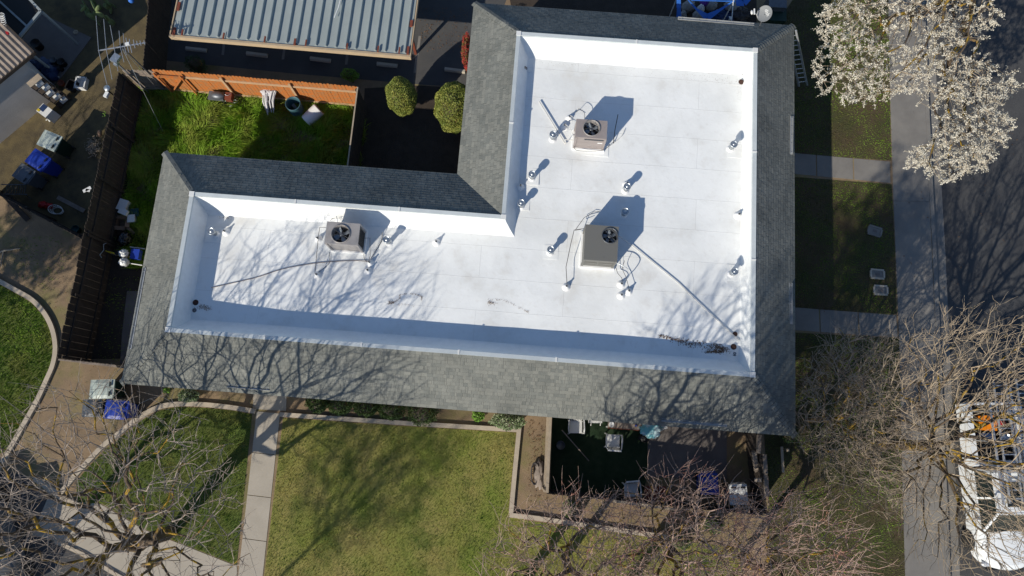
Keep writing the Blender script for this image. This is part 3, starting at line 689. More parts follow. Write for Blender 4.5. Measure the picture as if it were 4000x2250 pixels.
for x, y, lb in ((2044, 243, 'small open overflow pipe above the shaded drain'), (2899, 294, 'small open overflow pipe above the reddish drain'), (784-24, 1212, 'small overflow hole below the lower left drain'), (2869, 1381, 'small overflow hole below the lower right drain')):
    p = D(x, y); single('overflow_pipe', MB().lathe(p, [(.085, 0), (.075, .012), (.045, .016), (.04, .05), (.03, .05), (.03, .012), (.001, .01)], 16), M['boot'] if y < 300 else M['galv_dark'], lb, 'overflow pipe', 'roof overflow pipes')
def line3(name, P, r, m, lb, cat, smooth=True, posts=None):
    pp_ = smooth_line([Vector(p) for p in P], 5) if smooth else P
    return single(name, MB().tube(pp_, r, 6), M[m], lb, cat)
line3('white_pole', [D(2105, 396, .08), D(2172, 505, .08), D(2208, 563, .08)], .022, 'pvc', 'white pipe lying on the roof left of the top air conditioner', 'pipe', False)
line3('pipe_bracket', [D(2208, 562, .09), D(2209, 545, .30), D(2240, 548, .34)], .016, 'pvc', 'short white bent pipe from the fallen pole to the top air conditioner', 'pipe', False)
line3('black_rod', [D(2396, 560, .05), D(2402, 508, .3), D(2414, 447, .62)], .014, 'black', 'thin black rod leaning in the shadow of the top air conditioner', 'rod', False)
line3('drain_line', [D(2418, 922, .3), D(2470, 960, .06), D(2560, 1033, .05), D(2648, 1105, .05), D(2770, 1222, .05), D(2888, 1330, .05)], .017, 'pvc', 'long white pipe running from the grey unit to the lower right corner', 'pipe', False)
line3('hose', [D(826, 1124, .03), D(905, 1106, .03), D(1000, 1084, .03), D(1100, 1052, .035), D(1210, 1031, .03), D(1300, 1022, .03), D(1390, 1018, .03), D(1440, 1022, .06)], .013, 'hose', 'long brown hose lying across the left wing', 'hose')
line3('cable', [D(1274, 888, .62), D(1249, 888, .62), D(1244, 920, .5), D(1230, 1068, .26)], .010, 'cable', 'thin black line dropping left of the steel unit', 'cable', False)
line3('cable', [D(1286, 985, .04), D(1288, 1010, .03), D(1284, 1030, .03), D(1240, 1068, .05)], .007, 'cable', 'thin wire from the front of the steel unit to the left cone', 'cable')
line3('cable', [D(1420, 985, .1), D(1424, 1012, .03), D(1434, 1020, .05)], .009, 'cable', 'short wire from the steel unit\'s right corner to the hose end', 'cable')
line3('cable', [D(1424, 930, .5), D(1445, 930, .5), D(1446, 1000, .2), D(1441, 1018, .1)], .008, 'cable', 'square bent wire right of the steel unit', 'cable', False)
line3('cable', [D(1290, 862, .4), D(1300, 853, .3), D(1330, 851, .3)], .008, 'cable', 'short curled wire behind the steel unit', 'cable')
line3('cable', [D(1493, 908, .04), D(1490, 940, .04), D(1464, 985, .04), D(1448, 1012, .06)], .009, 'cable', 'wire hanging in the light right of the steel unit\'s shadow', 'cable')
line3('conduit', [D(2280, 893, .6), D(2243, 898, .55), D(2230, 950, .45), D(2211, 1043, .3), D(2215, 1112, .24)], .011, 'cable', 'thin dark conduit dropping left of the grey unit to a cone', 'cable', False)
line3('conduit', [D(2270, 896, .5), D(2246, 900, .42), D(2282, 850, .12), D(2312, 833, .1), D(2318, 828, .1), D(2342, 826, .05)], .009, 'cable', 'kinked wire above the left corner of the grey unit', 'cable', False)
line3('conduit', [D(2404, 1026, .4), D(2436, 1040, .45), D(2462, 1060, .4), D(2452, 1085, .3), D(2431, 1104, .24)], .015, 'galv', 'bent flexible metal conduit right of the grey unit', 'cable')
line3('conduit', [D(2404, 1034, .2), D(2412, 1065, .15), D(2428, 1085, .2), D(2431, 1104, .24)], .009, 'cable', 'inner thin wire from the grey unit to the upper left cone', 'cable')
line3('conduit', [D(2440, 1018, .3), D(2432, 1050, .2), D(2446, 1085, .2), D(2458, 1132, .22)], .009, 'cable', 'thin wire from the grey unit to the right cone', 'cable')
line3('conduit', [D(2250, 470, .35), D(2236, 455, .3), D(2228, 452, .24)], .009, 'pvc', 'short wire from the top air conditioner to its upper cone', 'cable')
line3('conduit', [D(2284, 464, .3), D(2282, 440, .3), D(2262, 425, .3), D(2256, 434, .15), D(2250, 438, .05)], .009, 'cable', 'curled wire behind the top left corner of the top air conditioner', 'cable')
line3('conduit', [D(2240, 532, .35), D(2230, 505, .3), D(2209, 486, .24)], .010, 'pvc', 'curved pale wire from the top air conditioner to its left cone', 'cable')
line3('conduit', [D(2243, 566, .30), D(2248, 585, .25), D(2290, 590, .2), D(2355, 587, .22), D(2382, 565, .25)], .009, 'cable', 'dark cable slung along the front of the top air conditioner', 'cable')
line3('conduit', [D(2375, 575, .06), D(2388, 566, .05), D(2420, 540, .05), D(2432, 525, .05), D(2440, 505, .05)], .010, 'pvc', 'loose looped wire lying right of the top air conditioner', 'cable')
# leaf litter on the roof
lf = MB()
def flakes(c0, c1, n, sx, sy, s0=.008, s1=.03):
    for k in range(n):
        t = random.random(); x = c0[0]+(c1[0]-c0[0])*t+random.gauss(0, sx); y = c0[1]+(c1[1]-c0[1])*t+random.gauss(0, sy)
        p = D(x, y)+Vector((0, 0, .012+random.random()*.012)); a = random.uniform(0, 6.28); s = random.uniform(s0, s1)
        d = Vector((math.cos(a), math.sin(a), random.uniform(-.2, .2)))*s; e = Vector((-math.sin(a), math.cos(a), .2))*s*.5
        lf.add([p-d, p+e, p+d, p-e], [(0, 1, 2, 3)])
flakes((2578, 1312), (2680, 1336), 170, 8, 3); flakes((2660, 1332), (2720, 1350), 120, 16, 7); flakes((2720, 1340), (2835, 1368), 170, 10, 10)
flakes((2790, 1350), (2840, 1370), 170, 9, 6); flakes((2765, 1375), (2830, 1372), 160, 12, 3); flakes((780, 1196), (820, 1206), 150, 9, 5, .006, .02)
arc = [(1518, 1186), (1545, 1178), (1562, 1166), (1563, 1152), (1590, 1147), (1628, 1150), (1648, 1160), (1646, 1172)]
for a, b in zip(arc, arc[1:]): flakes(a, b, 26, 2, 1.5, .006, .016)
flakes((1518, 1186), (1540, 1178), 70, 6, 4, .006, .02); flakes((1550, 1190), (1610, 1194), 40, 6, 3, .005, .015)
for a, b in zip([(1908, 1178), (1915, 1172), (1960, 1172), (2005, 1188), (2055, 1214)], [(1915, 1190), (1960, 1172), (2005, 1188), (2055, 1214), (2060, 1220)]): flakes(a, b, 30, 3, 2, .005, .015)
flakes((1908, 1178), (1935, 1190), 70, 5, 5, .006, .02); flakes((2775, 1208-350), (2820, 865), 0, 4, 3)
flakes((2700, 290), (2890, 330), 110, 50, 9, .005, .013); flakes((2250, 258), (2860, 312), 90, 30, 5, .004, .010); flakes((2110, 245), (2300, 262), 40, 30, 4, .004, .010); flakes((2880, 345), (2892, 390), 30, 4, 14, .004, .01); flakes((860, 848), (895, 852), 30, 9, 2, .006, .018)
tag(lf.build('leaf_litter', M['litter']), 'brown leaf bits left in puddle marks on the white roof', 'leaf litter', kind='stuff')

# ------------------------------------------------------------------ carport and parking lot
ca, cb = G(665, 142, 2.4), G(1600, 222, 2.4); cu = (cb-ca).normalized(); cv = Vector((-cu.y, cu.x, 0)); CLn = (cb-ca).length; CDp = 5.4
crz = math.atan2(cu.y, cu.x)
cport = thing('carport', 'long flat carport with pale blue-grey ribbed metal roof and tan trim', 'carport', (ca.x, ca.y, 0), crz)
sh = MB(); sh.box((CLn/2, CDp/2, 2.36), (CLn-.06, CDp-.06, .02)); rb = MB(); k = 0; x = .28
while x < CLn-.15:
    rb.add([(x-.05, .14, 2.37), (x+.05, .14, 2.37), (x+.02, .14, 2.46), (x-.02, .14, 2.46), (x-.05, CDp-.1, 2.37), (x+.05, CDp-.1, 2.37), (x+.02, CDp-.1, 2.46), (x-.02, CDp-.1, 2.46)], [(0, 1, 2, 3), (1, 5, 6, 2), (3, 2, 6, 7), (0, 3, 7, 4)])
    x += .372
shp = sh.build('roof_sheet', M['carport'], cport, False); rb.build('rib', M['carport'], shp, False)
tr = MB(); tr.box((CLn/2, .0, 2.32), (CLn+.08, .045, .2)); tr.box((0-.02, CDp/2, 2.32), (.04, CDp, .196)); tr.box((CLn+.02, CDp/2, 2.32), (.04, CDp, .196)); tr.box((CLn/2, .045, 2.405), (CLn, .05, .012))
tr.build('fascia', M['carport_trim'], cport, False)
for (px, py, lx, ly) in ((698, 25, .10, .35), (680, 122, .10, .30), (712, 128, .05, .24), (873, 142, .05, .24), (1034, 155, .05, .24), (1152, 165, .08, .26), (1195, 168, .05, .24), (1356, 181, .05, .24), (1477, 192, .05, .24), (1560, 196, .05, .24), (1594, 197, .08, .32), (1607, 92, .10, .26)):
    q = Matrix.Rotation(-crz, 4, 'Z') @ (G(px, py, 2.45)-Vector((ca.x, ca.y, 0)))
    MB().box((min(max(q.x, .06), CLn-.06), max(q.y, .18), 2.45), (lx, ly, .05)).build('bracket', M['rust_red'], cport, False)
for fx in (.03, .35, .67, .97):
    for fy in (1.5, 4.6): MB().box((CLn*fx, fy, 1.175), (.1, .1, 2.34)).build('post', M['rust_red'], cport, False)
line3('broken_pole', [G(1335, -20, 2.55), G(1322, 30, 2.50), G(1306, 68, 2.48)], .02, 'trim_white', 'thin white rod resting on the carport roof', 'rod', False)
for i, (x0, y0, x1, y1, hgt, lb) in enumerate(((725, 187, 806, 196, .1, 'leftmost white wheel stop in front of the carport'), (962, 206, 1044, 216, .1, 'second white wheel stop from the left'), (1211, 226, 1291, 236, .1, 'third white wheel stop from the left'), (1472, 247, 1552, 256, .1, 'fourth wheel stop, under the right end of the carport'), (1737, 268, 1817, 278, .1, 'wheel stop half in sun beside the large round bush'))):
    a, b = G(x0, y0, .08), G(x1, y1, .08); d = (b-a).normalized(); s = Vector((-d.y, d.x, 0)); m_ = MB()
    prof = [(-.085, 0), (-.085, .05), (-.05, .11), (.05, .11), (.085, .05), (.085, 0)]
    A_ = [Vector((a.x, a.y, 0))+s*u+Vector((0, 0, z)) for u, z in prof]; B_ = [Vector((b.x, b.y, 0))+s*u+Vector((0, 0, z)) for u, z in prof]
    m_.add(A_+B_, [(j, j+1, 7+j, 6+j) for j in range(5)]+[(5, 4, 3, 2, 1, 0), (6, 7, 8, 9, 10, 11)])
    single('wheel_stop', m_, M['concrete'], lb, 'wheel stop', 'wheel stops in the parking lot')
st = MB()
for (x0, y0, x1, y1) in ((1352, 252, 1358, 200), (870, 215, 876, 160), (1105, 232, 1112, 180), (1620, 285, 1640, 140)): st.add([G(x0-5, y0, .009), G(x0+5, y0, .009), G(x1+5, y1, .009), G(x1-5, y1, .009)], [(0, 1, 2, 3)])
struct('parking_line', st, M['sidewalk'])

# ------------------------------------------------------------------ fences
def fence(name, A, B, H, wood, rail, label, bw=.14, gap=.006, side=1, post=True, rails=(.35, 1.45), jit=.02, gapevery=0, slope=None):
    A = Vector((A.x, A.y, 0)); B = Vector((B.x, B.y, 0)); d = (B-A); L = d.length; d.normalize(); s = Vector((-d.y, d.x, 0))*side
    rz = math.atan2(d.y, d.x); t = thing(name, label, 'fence', A, rz); sy = 1.0*side
    b = MB(); x = 0; k = 0
    while x < L-.02:
        wdt = min(bw, L-x); h = H+random.uniform(-jit, jit); th = .018; o = random.uniform(-.004, .004); tl = random.uniform(-.004, .004)
        q = [(x+.003, 0), (x+wdt-gap, 0), (x+wdt-gap+tl, h-.035), (x+wdt-gap-.03+tl, h), (x+.033+tl, h), (x+.003+tl, h-.035)]
        n = 6; vs = [(u, o-th/2, z) for u, z in q]+[(u, o+th/2, z) for u, z in q]
        b.add(vs, [tuple(range(n)), tuple(range(2*n-1, n-1, -1))]+[(j+1, j, n+j, n+(j+1)) if j < n-1 else (0, n-1, 2*n-1, n) for j in range(n)])
        x += bw; k += 1
        if gapevery and k % gapevery == 0: x += .012
    b.build('board', M[wood], t, False)
    for z in rails: MB().box((L/2, sy*.04, z), (L, .045, .09)).build('rail', M[rail], t, False)
    if post:
        n = max(1, round(L/2.4))
        for k in range(n+1): MB().box((min(max(L*k/n, .05), L-.05), sy*.085, H*.47), (.09, .04, H*.94)).build('post', M[rail], t, False)
    return t
F0, F1 = G(463, 280, 1.95), G(223, 1397, 1.95)
fence('board_fence', F0.lerp(F1, 0), F0.lerp(F1, .58), 1.95, 'old_wood', 'old_wood', 'dark weathered board fence between the left yard and the grassy yard', side=1, rails=(.35, 1.5), jit=.03)
fence('board_fence', F0.lerp(F1, .582), F1, 1.95, 'old_wood', 'old_wood', 'lower left dark fence of wide boards with light showing through the gaps', bw=.26, gap=.005, side=1, rails=(.35, 1.5), jit=.045)
O0, O1, O2 = G(470, 268, 1.8), G(590, 270, 1.8), G(1396, 338, 1.8)
fence('board_fence', O0, O1, 1.72, 'grey_wood', 'grey_wood', 'short greyed fence panel left of the orange fence', side=-1, rails=(.3, 1.4), post=False)
of = fence('board_fence', O1, O2, 1.8, 'cedar', 'cedar_rail', 'new orange cedar board fence facing the grassy yard', side=-1, rails=(.25, 1.42))
# gate with a diagonal brace at its left end, leaning in front of the boards
L_ = (O2-O1).length; gm = MB()
gm.bar((.10, -.12, .25), (1.0, -.12, 1.42), .03, .09, (0, 1, 0)); gm.bar((.06, -.12, .1), (.06, -.12, 1.7), .06, .05, (0, 1, 0)); gm.bar((1.06, -.12, .1), (1.06, -.12, 1.7), .06, .05, (0, 1, 0))
gm.bar((.0, -.12, 1.50), (1.12, -.12, 1.50), .05, .09, (0, 1, 0)); gm.build('gate_frame', M['cedar'], of, False)
fence('board_fence', G(1397, 340, 1.8), G(1352, 690, 1.8), 1.8, 'old_wood', 'old_wood', 'dark fence with pale top edge between the grassy yard and the dark bed', side=-1, rails=(.35, 1.5), jit=.012)
tcap = MB().bar(G(1397, 340, 1.82), G(1352, 690, 1.82), .05, .02); tcap.build('top_cap', M['pale_wood'], bpy.data.objects[sorted([o.name for o in sc.objects if o.name.startswith('board_fence') and o.parent is None])[-1]])
fence('board_fence', G(-140, 690, 1.8), G(322, 935, 1.8), 1.8, 'old_wood', 'old_wood', 'diagonal dark fence closing off the cluttered left yard from the bare soil', side=1, rails=(.35, 1.5), bw=.16)
fence('board_fence', G(600, -250, 1.7), G(558, 262, 1.7), 1.7, 'old_wood', 'old_wood', 'dark fence beside the cactus running up beside the parking lot', side=-1, rails=(.3, 1.4))
fence('board_fence', G(226, 1400, 1.8), G(452, 1424, 1.8), 1.8, 'old_wood', 'grey_wood', 'short dark fence joining the left fence to the lower left building corner', side=-1, rails=(.4, 1.72), post=False)
fence('board_fence', G(2150, 1590, 1.45), G(2136, 1925, 1.45), 1.45, 'old_wood', 'pale_wood', 'weathered patio fence with pale top rail beside the bare soil strip', side=-1, rails=(.3, 1.1))
single('fence_top_strip', MB().bar(G(2152, 1590, 1.5), G(2137, 1925, 1.5), .10, .035), M['pale_wood'], 'pale flat board capping the left patio fence', 'fence cap')
fence('board_fence', G(2136, 1928, 1.45), G(2995, 2015, 1.45), 1.45, 'old_wood', 'old_wood', 'long dark patio fence nearest the bare trees', side=1, rails=(.3, 1.1), bw=.15, jit=.05)
single('fence_top_strip', MB().bar(G(2395, 1957, 1.5), G(2640, 1990, 1.5), .09, .035), M['pale_wood'], 'pale strip for the sunlit top of the long patio fence below the striped chair', 'fence cap')  # pale bar stands for the stretch of fence top that catches the sun
fence('board_fence', G(2962, 1660, 1.45), G(2998, 2012, 1.45), 1.45, 'old_wood', 'old_wood', 'heavy dark patio fence at the right of the patio', side=1, rails=(.3, 1.1), bw=.16)
for i, (x, y, x2, y2, lb) in enumerate(((2965, 1700, 2963, 1770, 'upper stained timber on the right patio fence'), (2985, 1775, 2990, 1850, 'middle stained timber on the right patio fence'), (2945, 1765, 2955, 1840, 'leaning timber inside the right patio fence'), (2948, 1875, 2975, 1875, 'cut end block on the right patio fence'), (2988, 1850, 2996, 1940, 'lower dark timber on the right patio fence'))):
    single('timber', MB().bar(G(x, y, 1.4), G(x2, y2, 1.5 if i != 2 else .9), .13, .12), M['grey_wood'], lb, 'timber', 'timbers on the right patio fence')
for x, y, h in ((3056, 1795, 1.1),):
    single('wood_post', MB().box(G(x, y, .6)+Vector((0, 0, 0)), (.09, .9, .05)).box(G(x, y, 0)+Vector((0, .35, .3)), (.09, .09, .6)), M['pale_wood'], 'thin pale plank on a post in the shade right of the patio', 'plank')

# ------------------------------------------------------------------ foliage helpers
def leaf_cloud(name, c, rad, n, size, m, parent, shell=.35, seed=0, flatbottom=True, lump=.16):
    rg = np.random.default_rng(seed+11); d = rg.normal(size=(n, 3)); d /= np.linalg.norm(d, axis=1)[:, None]
    r = 1-shell*rg.random(n)**1.6
    lm = np.array([noise.noise(Vector((*(q*2.2+seed), ))) for q in d])
    r = r*(1+lump*2*lm)  # uneven outline
    P = d*r[:, None]*np.array(rad)+np.array(c); P = P[P[:, 2] > .03]; n = len(P)
    a = rg.normal(size=(n, 3)); a /= np.linalg.norm(a, axis=1)[:, None]; b = np.cross(a, rg.normal(size=(n, 3))); b /= np.linalg.norm(b, axis=1)[:, None]
    s = size*rg.uniform(.6, 1.3, n)[:, None]
    V = np.stack([P-a*s, P-b*s*.45, P+a*s, P+b*s*.45], 1).reshape(-1, 3)
    return quads(name, V, m, parent)
def quads(name, V, m, parent=None):
    n = len(V)//4; me = bpy.data.meshes.new(name); me.vertices.add(len(V)); 
    if parent is not None: V = V-np.array(parent.location)
    me.vertices.foreach_set('co', np.asarray(V, np.float32).ravel())
    me.loops.add(4*n); me.loops.foreach_set('vertex_index', np.arange(4*n, dtype=np.int32)); me.polygons.add(n)
    me.polygons.foreach_set('loop_start', np.arange(n, dtype=np.int32)*4); me.update(calc_edges=True); me.materials.append(m)
    o = bpy.data.objects.new(name, me); sc.collection.objects.link(o)
    if parent is not None: o.parent = parent
    return o
def shrub(px, py, z, rad, m, label, n=3500, size=.035, seed=0, group=None, cat='shrub', name='shrub', lump=.16, shell=.35):
    """px,py is the middle of the crown at height z"""
    p = G(px, py, z); t = thing(name, label, cat, (p.x, p.y, 0), 0, group)
    leaf_cloud('foliage', (p.x, p.y, z), rad, n, size, M[m], t, seed=seed, lump=lump, shell=shell)
    co = MB().blob((p.x, p.y, z), (rad[0]*.72, rad[1]*.72, rad[2]*.8), 3, .1, 2, seed=seed, flat=None); co.v = [(a, b, max(c, .01)) for a, b, c in co.v]
    co.build('branches', M['bark_dark'], t); MB().tube([(p.x, p.y, 0), (p.x, p.y, max(z, .1))], .04, 6).build('stem', M['bark_dark'], t)
shrub(1568, 378, 1.45, (.58, .63, 1.0), 'shrub', 'clipped oval yellow-green bush in the dark bed, the smaller of two', 17000, .03, 1, lump=.06, shell=.2)
shrub(1775, 420, 1.5, (.76, .95, 1.05), 'shrub', 'large clipped oval yellow-green bush touching the shingle roof', 26000, .03, 2, lump=.06, shell=.2)
shrub(1366, 292, .6, (.34, .2, .35), 'shrub_bright', 'small dark green bush at the end of the orange fence', 1600, .035, 3)
shrub(765, 250, .5, (.4, .3, .4), 'evergreen', 'dim shrub behind the left part of the orange fence', 1500, .03, 4)
shrub(1822, 205, 1.3, (.17, .7, .8), 'shrub_red', 'red leaved hedge against the upper left wall of the building', 3500, .035, 5)
for x, y, r0, r1, m, lb, sd in ((1240, 1574, .42, .26, 'shrub_dark', 'dark hedge bush nearest the walkway under the front eave', 6), (1330, 1580, .48, .27, 'shrub_dark', 'second dark hedge bush under the front eave', 7), (1430, 1588, .48, .28, 'shrub_dark', 'third dark hedge bush under the front eave', 8), (1530, 1596, .5, .33, 'shrub_dark', 'fourth dark hedge bush under the front eave', 9), (1650, 1607, .56, .42, 'shrub_dark', 'largest rightmost dark hedge bush bulging over the edging', 10)):
    shrub(x, y, .45, (r0, r1+.08, .42), m, lb, 3800, .034, sd, 'dark hedge under the front eave', 'hedge', 'hedge_bush')
shrub(1868, 1624, .3, (.22, .2, .26), 'shrub_bright', 'small bright green plant between hedge and variegated bush', 1200, .04, 11)
shrub(1985, 1643, .5, (.62, .32, .45), 'shrub_varie', 'variegated white and green bush by the patio corner', 5500, .035, 12)
shrub(738, 1545, .4, (.34, .24, .36), 'shrub_varie', 'pale variegated bush left of the front walkway', 2600, .035, 13)
shrub(650, 1525, .2, (.12, .1, .15), 'shrub_bright', 'tiny green plant by the curved edging', 250, .035, 14)
shrub(2660, 2110, .35, (.4, .3, .35), 'shrub_dark', 'dark low bush under the bare trees below the patio', 2500, .03, 15)
shrub(2790, 2050, .4, (.35, .3, .4), 'shrub_dark', 'dark low bush below the blue bin under the bare trees', 2500, .03, 16)
shrub(2225, 1985, .4, (.25, .3, .4), 'shrub_dark', 'dry bush at the lower left corner of the patio fence', 1800, .03, 17)
shrub(3085, 1700, .5, (.3, .3, .5), 'evergreen', 'dark bush in shade below the lower right roof corner', 1800, .03, 18)

# ------------------------------------------------------------------ trees
def make_tree(label, name, base, hub, targets, bark, twig, seed=0, rt=.007, expo=2.35, bf=.35, shoots=(2, .25, .6), upb=.35, thr=.028, trunk_r=None, step=.32, wob=.10, petals=None, extra=None):
    rg = np.random.default_rng(seed); rd = random.Random(seed)
    b = Vector(base); hubs = [Vector(h) for h in hub]
    nodes = []; par = []; plen = []
    def addn(p, pa):
        nodes.append(Vector(p)); par.append(pa); plen.append(0 if pa < 0 else plen[pa]+(nodes[-1]-nodes[pa]).length); return len(nodes)-1
    cur = addn(b, -1); chain = [b]+hubs
    for a, c in zip(chain, chain[1:]):
        k = max(2, int((c-a).length/.35))
        for j in range(1, k+1):
            p = a.lerp(c, j/k)+(Vector((rd.uniform(-.04, .04), rd.uniform(-.04, .04), 0)) if j < k else Vector()); cur = addn(p, cur)
    ntr = len(nodes); top = hubs[-1]
    T = sorted([Vector(t) for t in targets], key=lambda t: (t-top).length*rd.uniform(.85, 1.15))
    arr = np.zeros((len(T)*14+ntr+50, 3)); pl = np.zeros(len(arr)); 
    for i in range(ntr): arr[i] = nodes[i]; pl[i] = plen[i]+(50 if nodes[i].z < hubs[0].z-.3 else 0)
    for t in T:
        n = len(nodes); tv = np.array(t); dd = np.linalg.norm(arr[:n]-tv, axis=1); cost = dd+bf*pl[:n]+np.where(arr[:n, 2] > tv[2]+.6, .8, 0)
        i = int(cost.argmin()); a = nodes[i]; L = (t-a).length
        if L < .08: continue
        pd = (a-nodes[par[i]]).normalized() if par[i] >= 0 else Vector((0, 0, 1))
        k = min(12, max(1, int(L/step))); m0 = pd*L*.75; m1 = ((t-a).normalized()+Vector((0, 0, upb))).normalized()*L*.8; cur = i
        for j in range(1, k+1):
            s = j/k; h00 = 2*s**3-3*s*s+1; h10 = s**3-2*s*s+s; h01 = -2*s**3+3*s*s; h11 = s**3-s*s
            p = a*h00+m0*h10+t*h01+m1*h11
            if j < k: p += Vector((rd.gauss(0, wob), rd.gauss(0, wob), rd.gauss(0, wob*.7)))*min(L, 1)*.6
            cur = addn(p, cur); arr[cur] = p; pl[cur] = plen[cur]
    n = len(nodes); kids = [[] for _ in range(n)]
    for i, p in enumerate(par):
        if p >= 0: kids[p].append(i)
    rad = [0.0]*n; sh = []
    for i in range(n-1, -1, -1):
        rad[i] = rt*1.25 if not kids[i] else (sum(rad[k]**expo for k in kids[i]))**(1/expo)
    if trunk_r:
        sc_ = trunk_r/max(rad[0], 1e-6)
        rad = [r if r < .02 else .02+(r-.02)*(trunk_r-.02)/max(rad[0]-.02, .01) for r in rad]
    big, small = MB(), MB()
    def emit(P, Rr):
        Rm = max(Rr); mb = big if Rm > thr else small
        mb.tube(P, Rr, 8 if Rm > .08 else (5 if Rm > thr else 3), cap=Rm > thr, smooth=True)
    start = [(0, None)]
    while start:
        i, pa = start.pop(); P = []; Rr = []
        if pa is not None: P.append(nodes[pa]); Rr.append(min(rad[i]*1.1, rad[pa]))
        while True:
            P.append(nodes[i]); Rr.append(rad[i])
            if not kids[i]: break
            ks_ = sorted(kids[i], key=lambda k: -rad[k])
            for k in ks_[1:]: start.append((k, i))
            # change mesh where the branch gets thin
            if rad[i] > thr and rad[ks_[0]] <= thr:
                start.append((ks_[0], i)); break
            i = ks_[0]
        if len(P) > 1: emit(P, Rr)
    pet = []
    ns, l0, l1 = shoots
    for i in range(ntr, n):
        q = ns if not kids[i] else (ns*.5 if rad[i] < .02 else 0)
        q = int(q)+(rd.random() < q-int(q))
        d0 = (nodes[i]-nodes[par[i]]).normalized()
        for _ in range(q):
            L = rd.uniform(l0, l1); d = (d0+Vector((rd.gauss(0, .5), rd.gauss(0, .5), rd.gauss(0, .35)+upb))).normalized()
            p = nodes[i]; q_ = [p]
            for j in range(3):
                d = (d+Vector((rd.gauss(0, .14), rd.gauss(0, .14), .10*upb*2))).normalized(); p = p+d*L/3; q_.append(p)
            small.tube(q_, [rt, rt*.9, rt*.75, rt*.5], 3, cap=False)
            if petals: pet += q_[1:]
        if petals and rad[i] < .022: pet.append(nodes[i])
    t = thing(name, label, 'tree', (b.x, b.y, 0))
    tr = big.build('trunk', bark, t); small.build('twigs', twig, t)
    if petals:
        P = np.array([tuple(p) for p in pet]); k = petals; P = np.repeat(P, k, 0); m = len(P)
        P = P+rg.normal(0, .026, (m, 3)); a = rg.normal(size=(m, 3)); a /= np.linalg.norm(a, axis=1)[:, None]; c = np.cross(a, rg.normal(size=(m, 3))); c /= np.linalg.norm(c, axis=1)[:, None]
        s = rg.uniform(.012, .024, m)[:, None]; V = np.stack([P-a*s, P-c*s*.8, P+a*s, P+c*s*.8], 1).reshape(-1, 3); quads('blossom', V, M['petal'], t)
    return t
def crown(c, rad, n, seed, hollow=.0, zmin=None):
    rg = np.random.default_rng(seed); out = []
    while len(out) < n:
        d = rg.uniform(-1, 1, 3); r = np.linalg.norm(d)
        if r > 1 or r < hollow: continue
        p = np.array(c)+d*np.array(rad)
        if zmin and p[2] < zmin: continue
        out.append(tuple(p))
    return out
# blossom tree: twigs fill the two lobes seen over the road and the grass strip
def lobes(polys, n, z0, z1, seed):
    rd = random.Random(seed); out = []
    for poly, share in polys:
        xs = [p[0] for p in poly]; ys = [p[1] for p in poly]; k = 0
        while k < n*share:
            x, y = rd.uniform(min(xs), max(xs)), rd.uniform(min(ys), max(ys))
            if not in_poly(poly, np.array([x]), np.array([y]))[0]: continue
            out.append(G(x, y, rd.uniform(z0, z1))); k += 1
    return out
up_lobe = [(3235, 20), (3190, 60), (3215, 160), (3180, 200), (3180, 310), (3250, 395), (3330, 400), (3480, 385), (3600, 330), (3700, 230), (3790, 160), (3900, 90), (3930, -80), (3400, -120)]
lo_lobe = [(3790, 225), (3900, 260), (3960, 290), (3985, 330), (3910, 400), (3960, 490), (3900, 600), (3850, 650), (3740, 690), (3680, 715), (3600, 650), (3535, 660), (3560, 590), (3650, 520), (3690, 400), (3650, 300), (3720, 250)]
mid_lobe = [(3560, 250), (3700, 150), (3850, 130), (3860, 260), (3780, 330), (3640, 430), (3560, 380)]
bt = G(3560, 60, 0)
make_tree('flowering tree covered in white blossom over the road and sidewalk', 'blossom_tree', bt, [G(3700, -10, 1.6), G(3830, -25, 3.0)],
          lobes([(up_lobe, .60), (lo_lobe, .34), (mid_lobe, .06)], 1650, 3.5, 5.5, 5), M['bark'], M['twig_tan'], 21, rt=.006, petals=7, shoots=(2, .1, .28), trunk_r=.16, upb=.15)
# big bare tree by the sidewalk
b5 = G(3440, 1735); make_tree('large bare tan twigged street tree over the sidewalk and the white truck', 'bare_tree', b5, [b5+Vector((.05, 0, 2.1)), b5+Vector((.15, 0, 2.9))],
          crown((b5.x+.5, b5.y+.2, 5.2), (4.0, 4.2, 2.1), 1650, 31, .25), M['bark'], M['twig_tan'], 32, rt=.0066, expo=2.15, trunk_r=.18, shoots=(3, .25, .6), bf=.5)
b6 = G(3165, 1640); make_tree('smaller bare tree in the grass strip beside the lower right roof corner', 'bare_tree', b6, [b6+Vector((.05, 0, 1.4)), b6+Vector((.1, 0, 1.9))],
          crown((b6.x+.2, b6.y+.1, 3.7), (2.1, 3.0, 1.8), 1300, 33), M['bark'], M['twig_brown'], 34, rt=.0062, trunk_r=.10, shoots=(3, .2, .55))
# bottom left tree whose crown shades the left wing
b1 = G(668, 2075); make_tree('big spreading bare tree by the bottom left walkway, its shadow on the roof', 'bare_tree', b1, [b1+Vector((-.1, -.1, 1.7)), b1+Vector((-.1, -.1, 2.5))],
          crown((b1.x+.1, b1.y+.5, 6.2), (4.9, 4.6, 3.5), 1500, 41, .3, 2.6), M['bark'], M['twig_grey'], 42, rt=.0072, expo=2.1, trunk_r=.24, shoots=(2, .35, .9), bf=.45)
b2 = G(120, 2230); make_tree('bare tree at the lower left edge over the dark driveway', 'bare_tree', b2, [b2+Vector((-.1, -.1, 1.9)), b2+Vector((.1, .1, 2.8))],
          crown((b2.x+.8, b2.y+1.0, 4.8), (3.4, 3.6, 2.0), 300, 43, .3, 2.6), M['bark_dark'], M['twig_grey'], 44, rt=.0065, trunk_r=.16, shoots=(2, .35, .9), bf=.45)
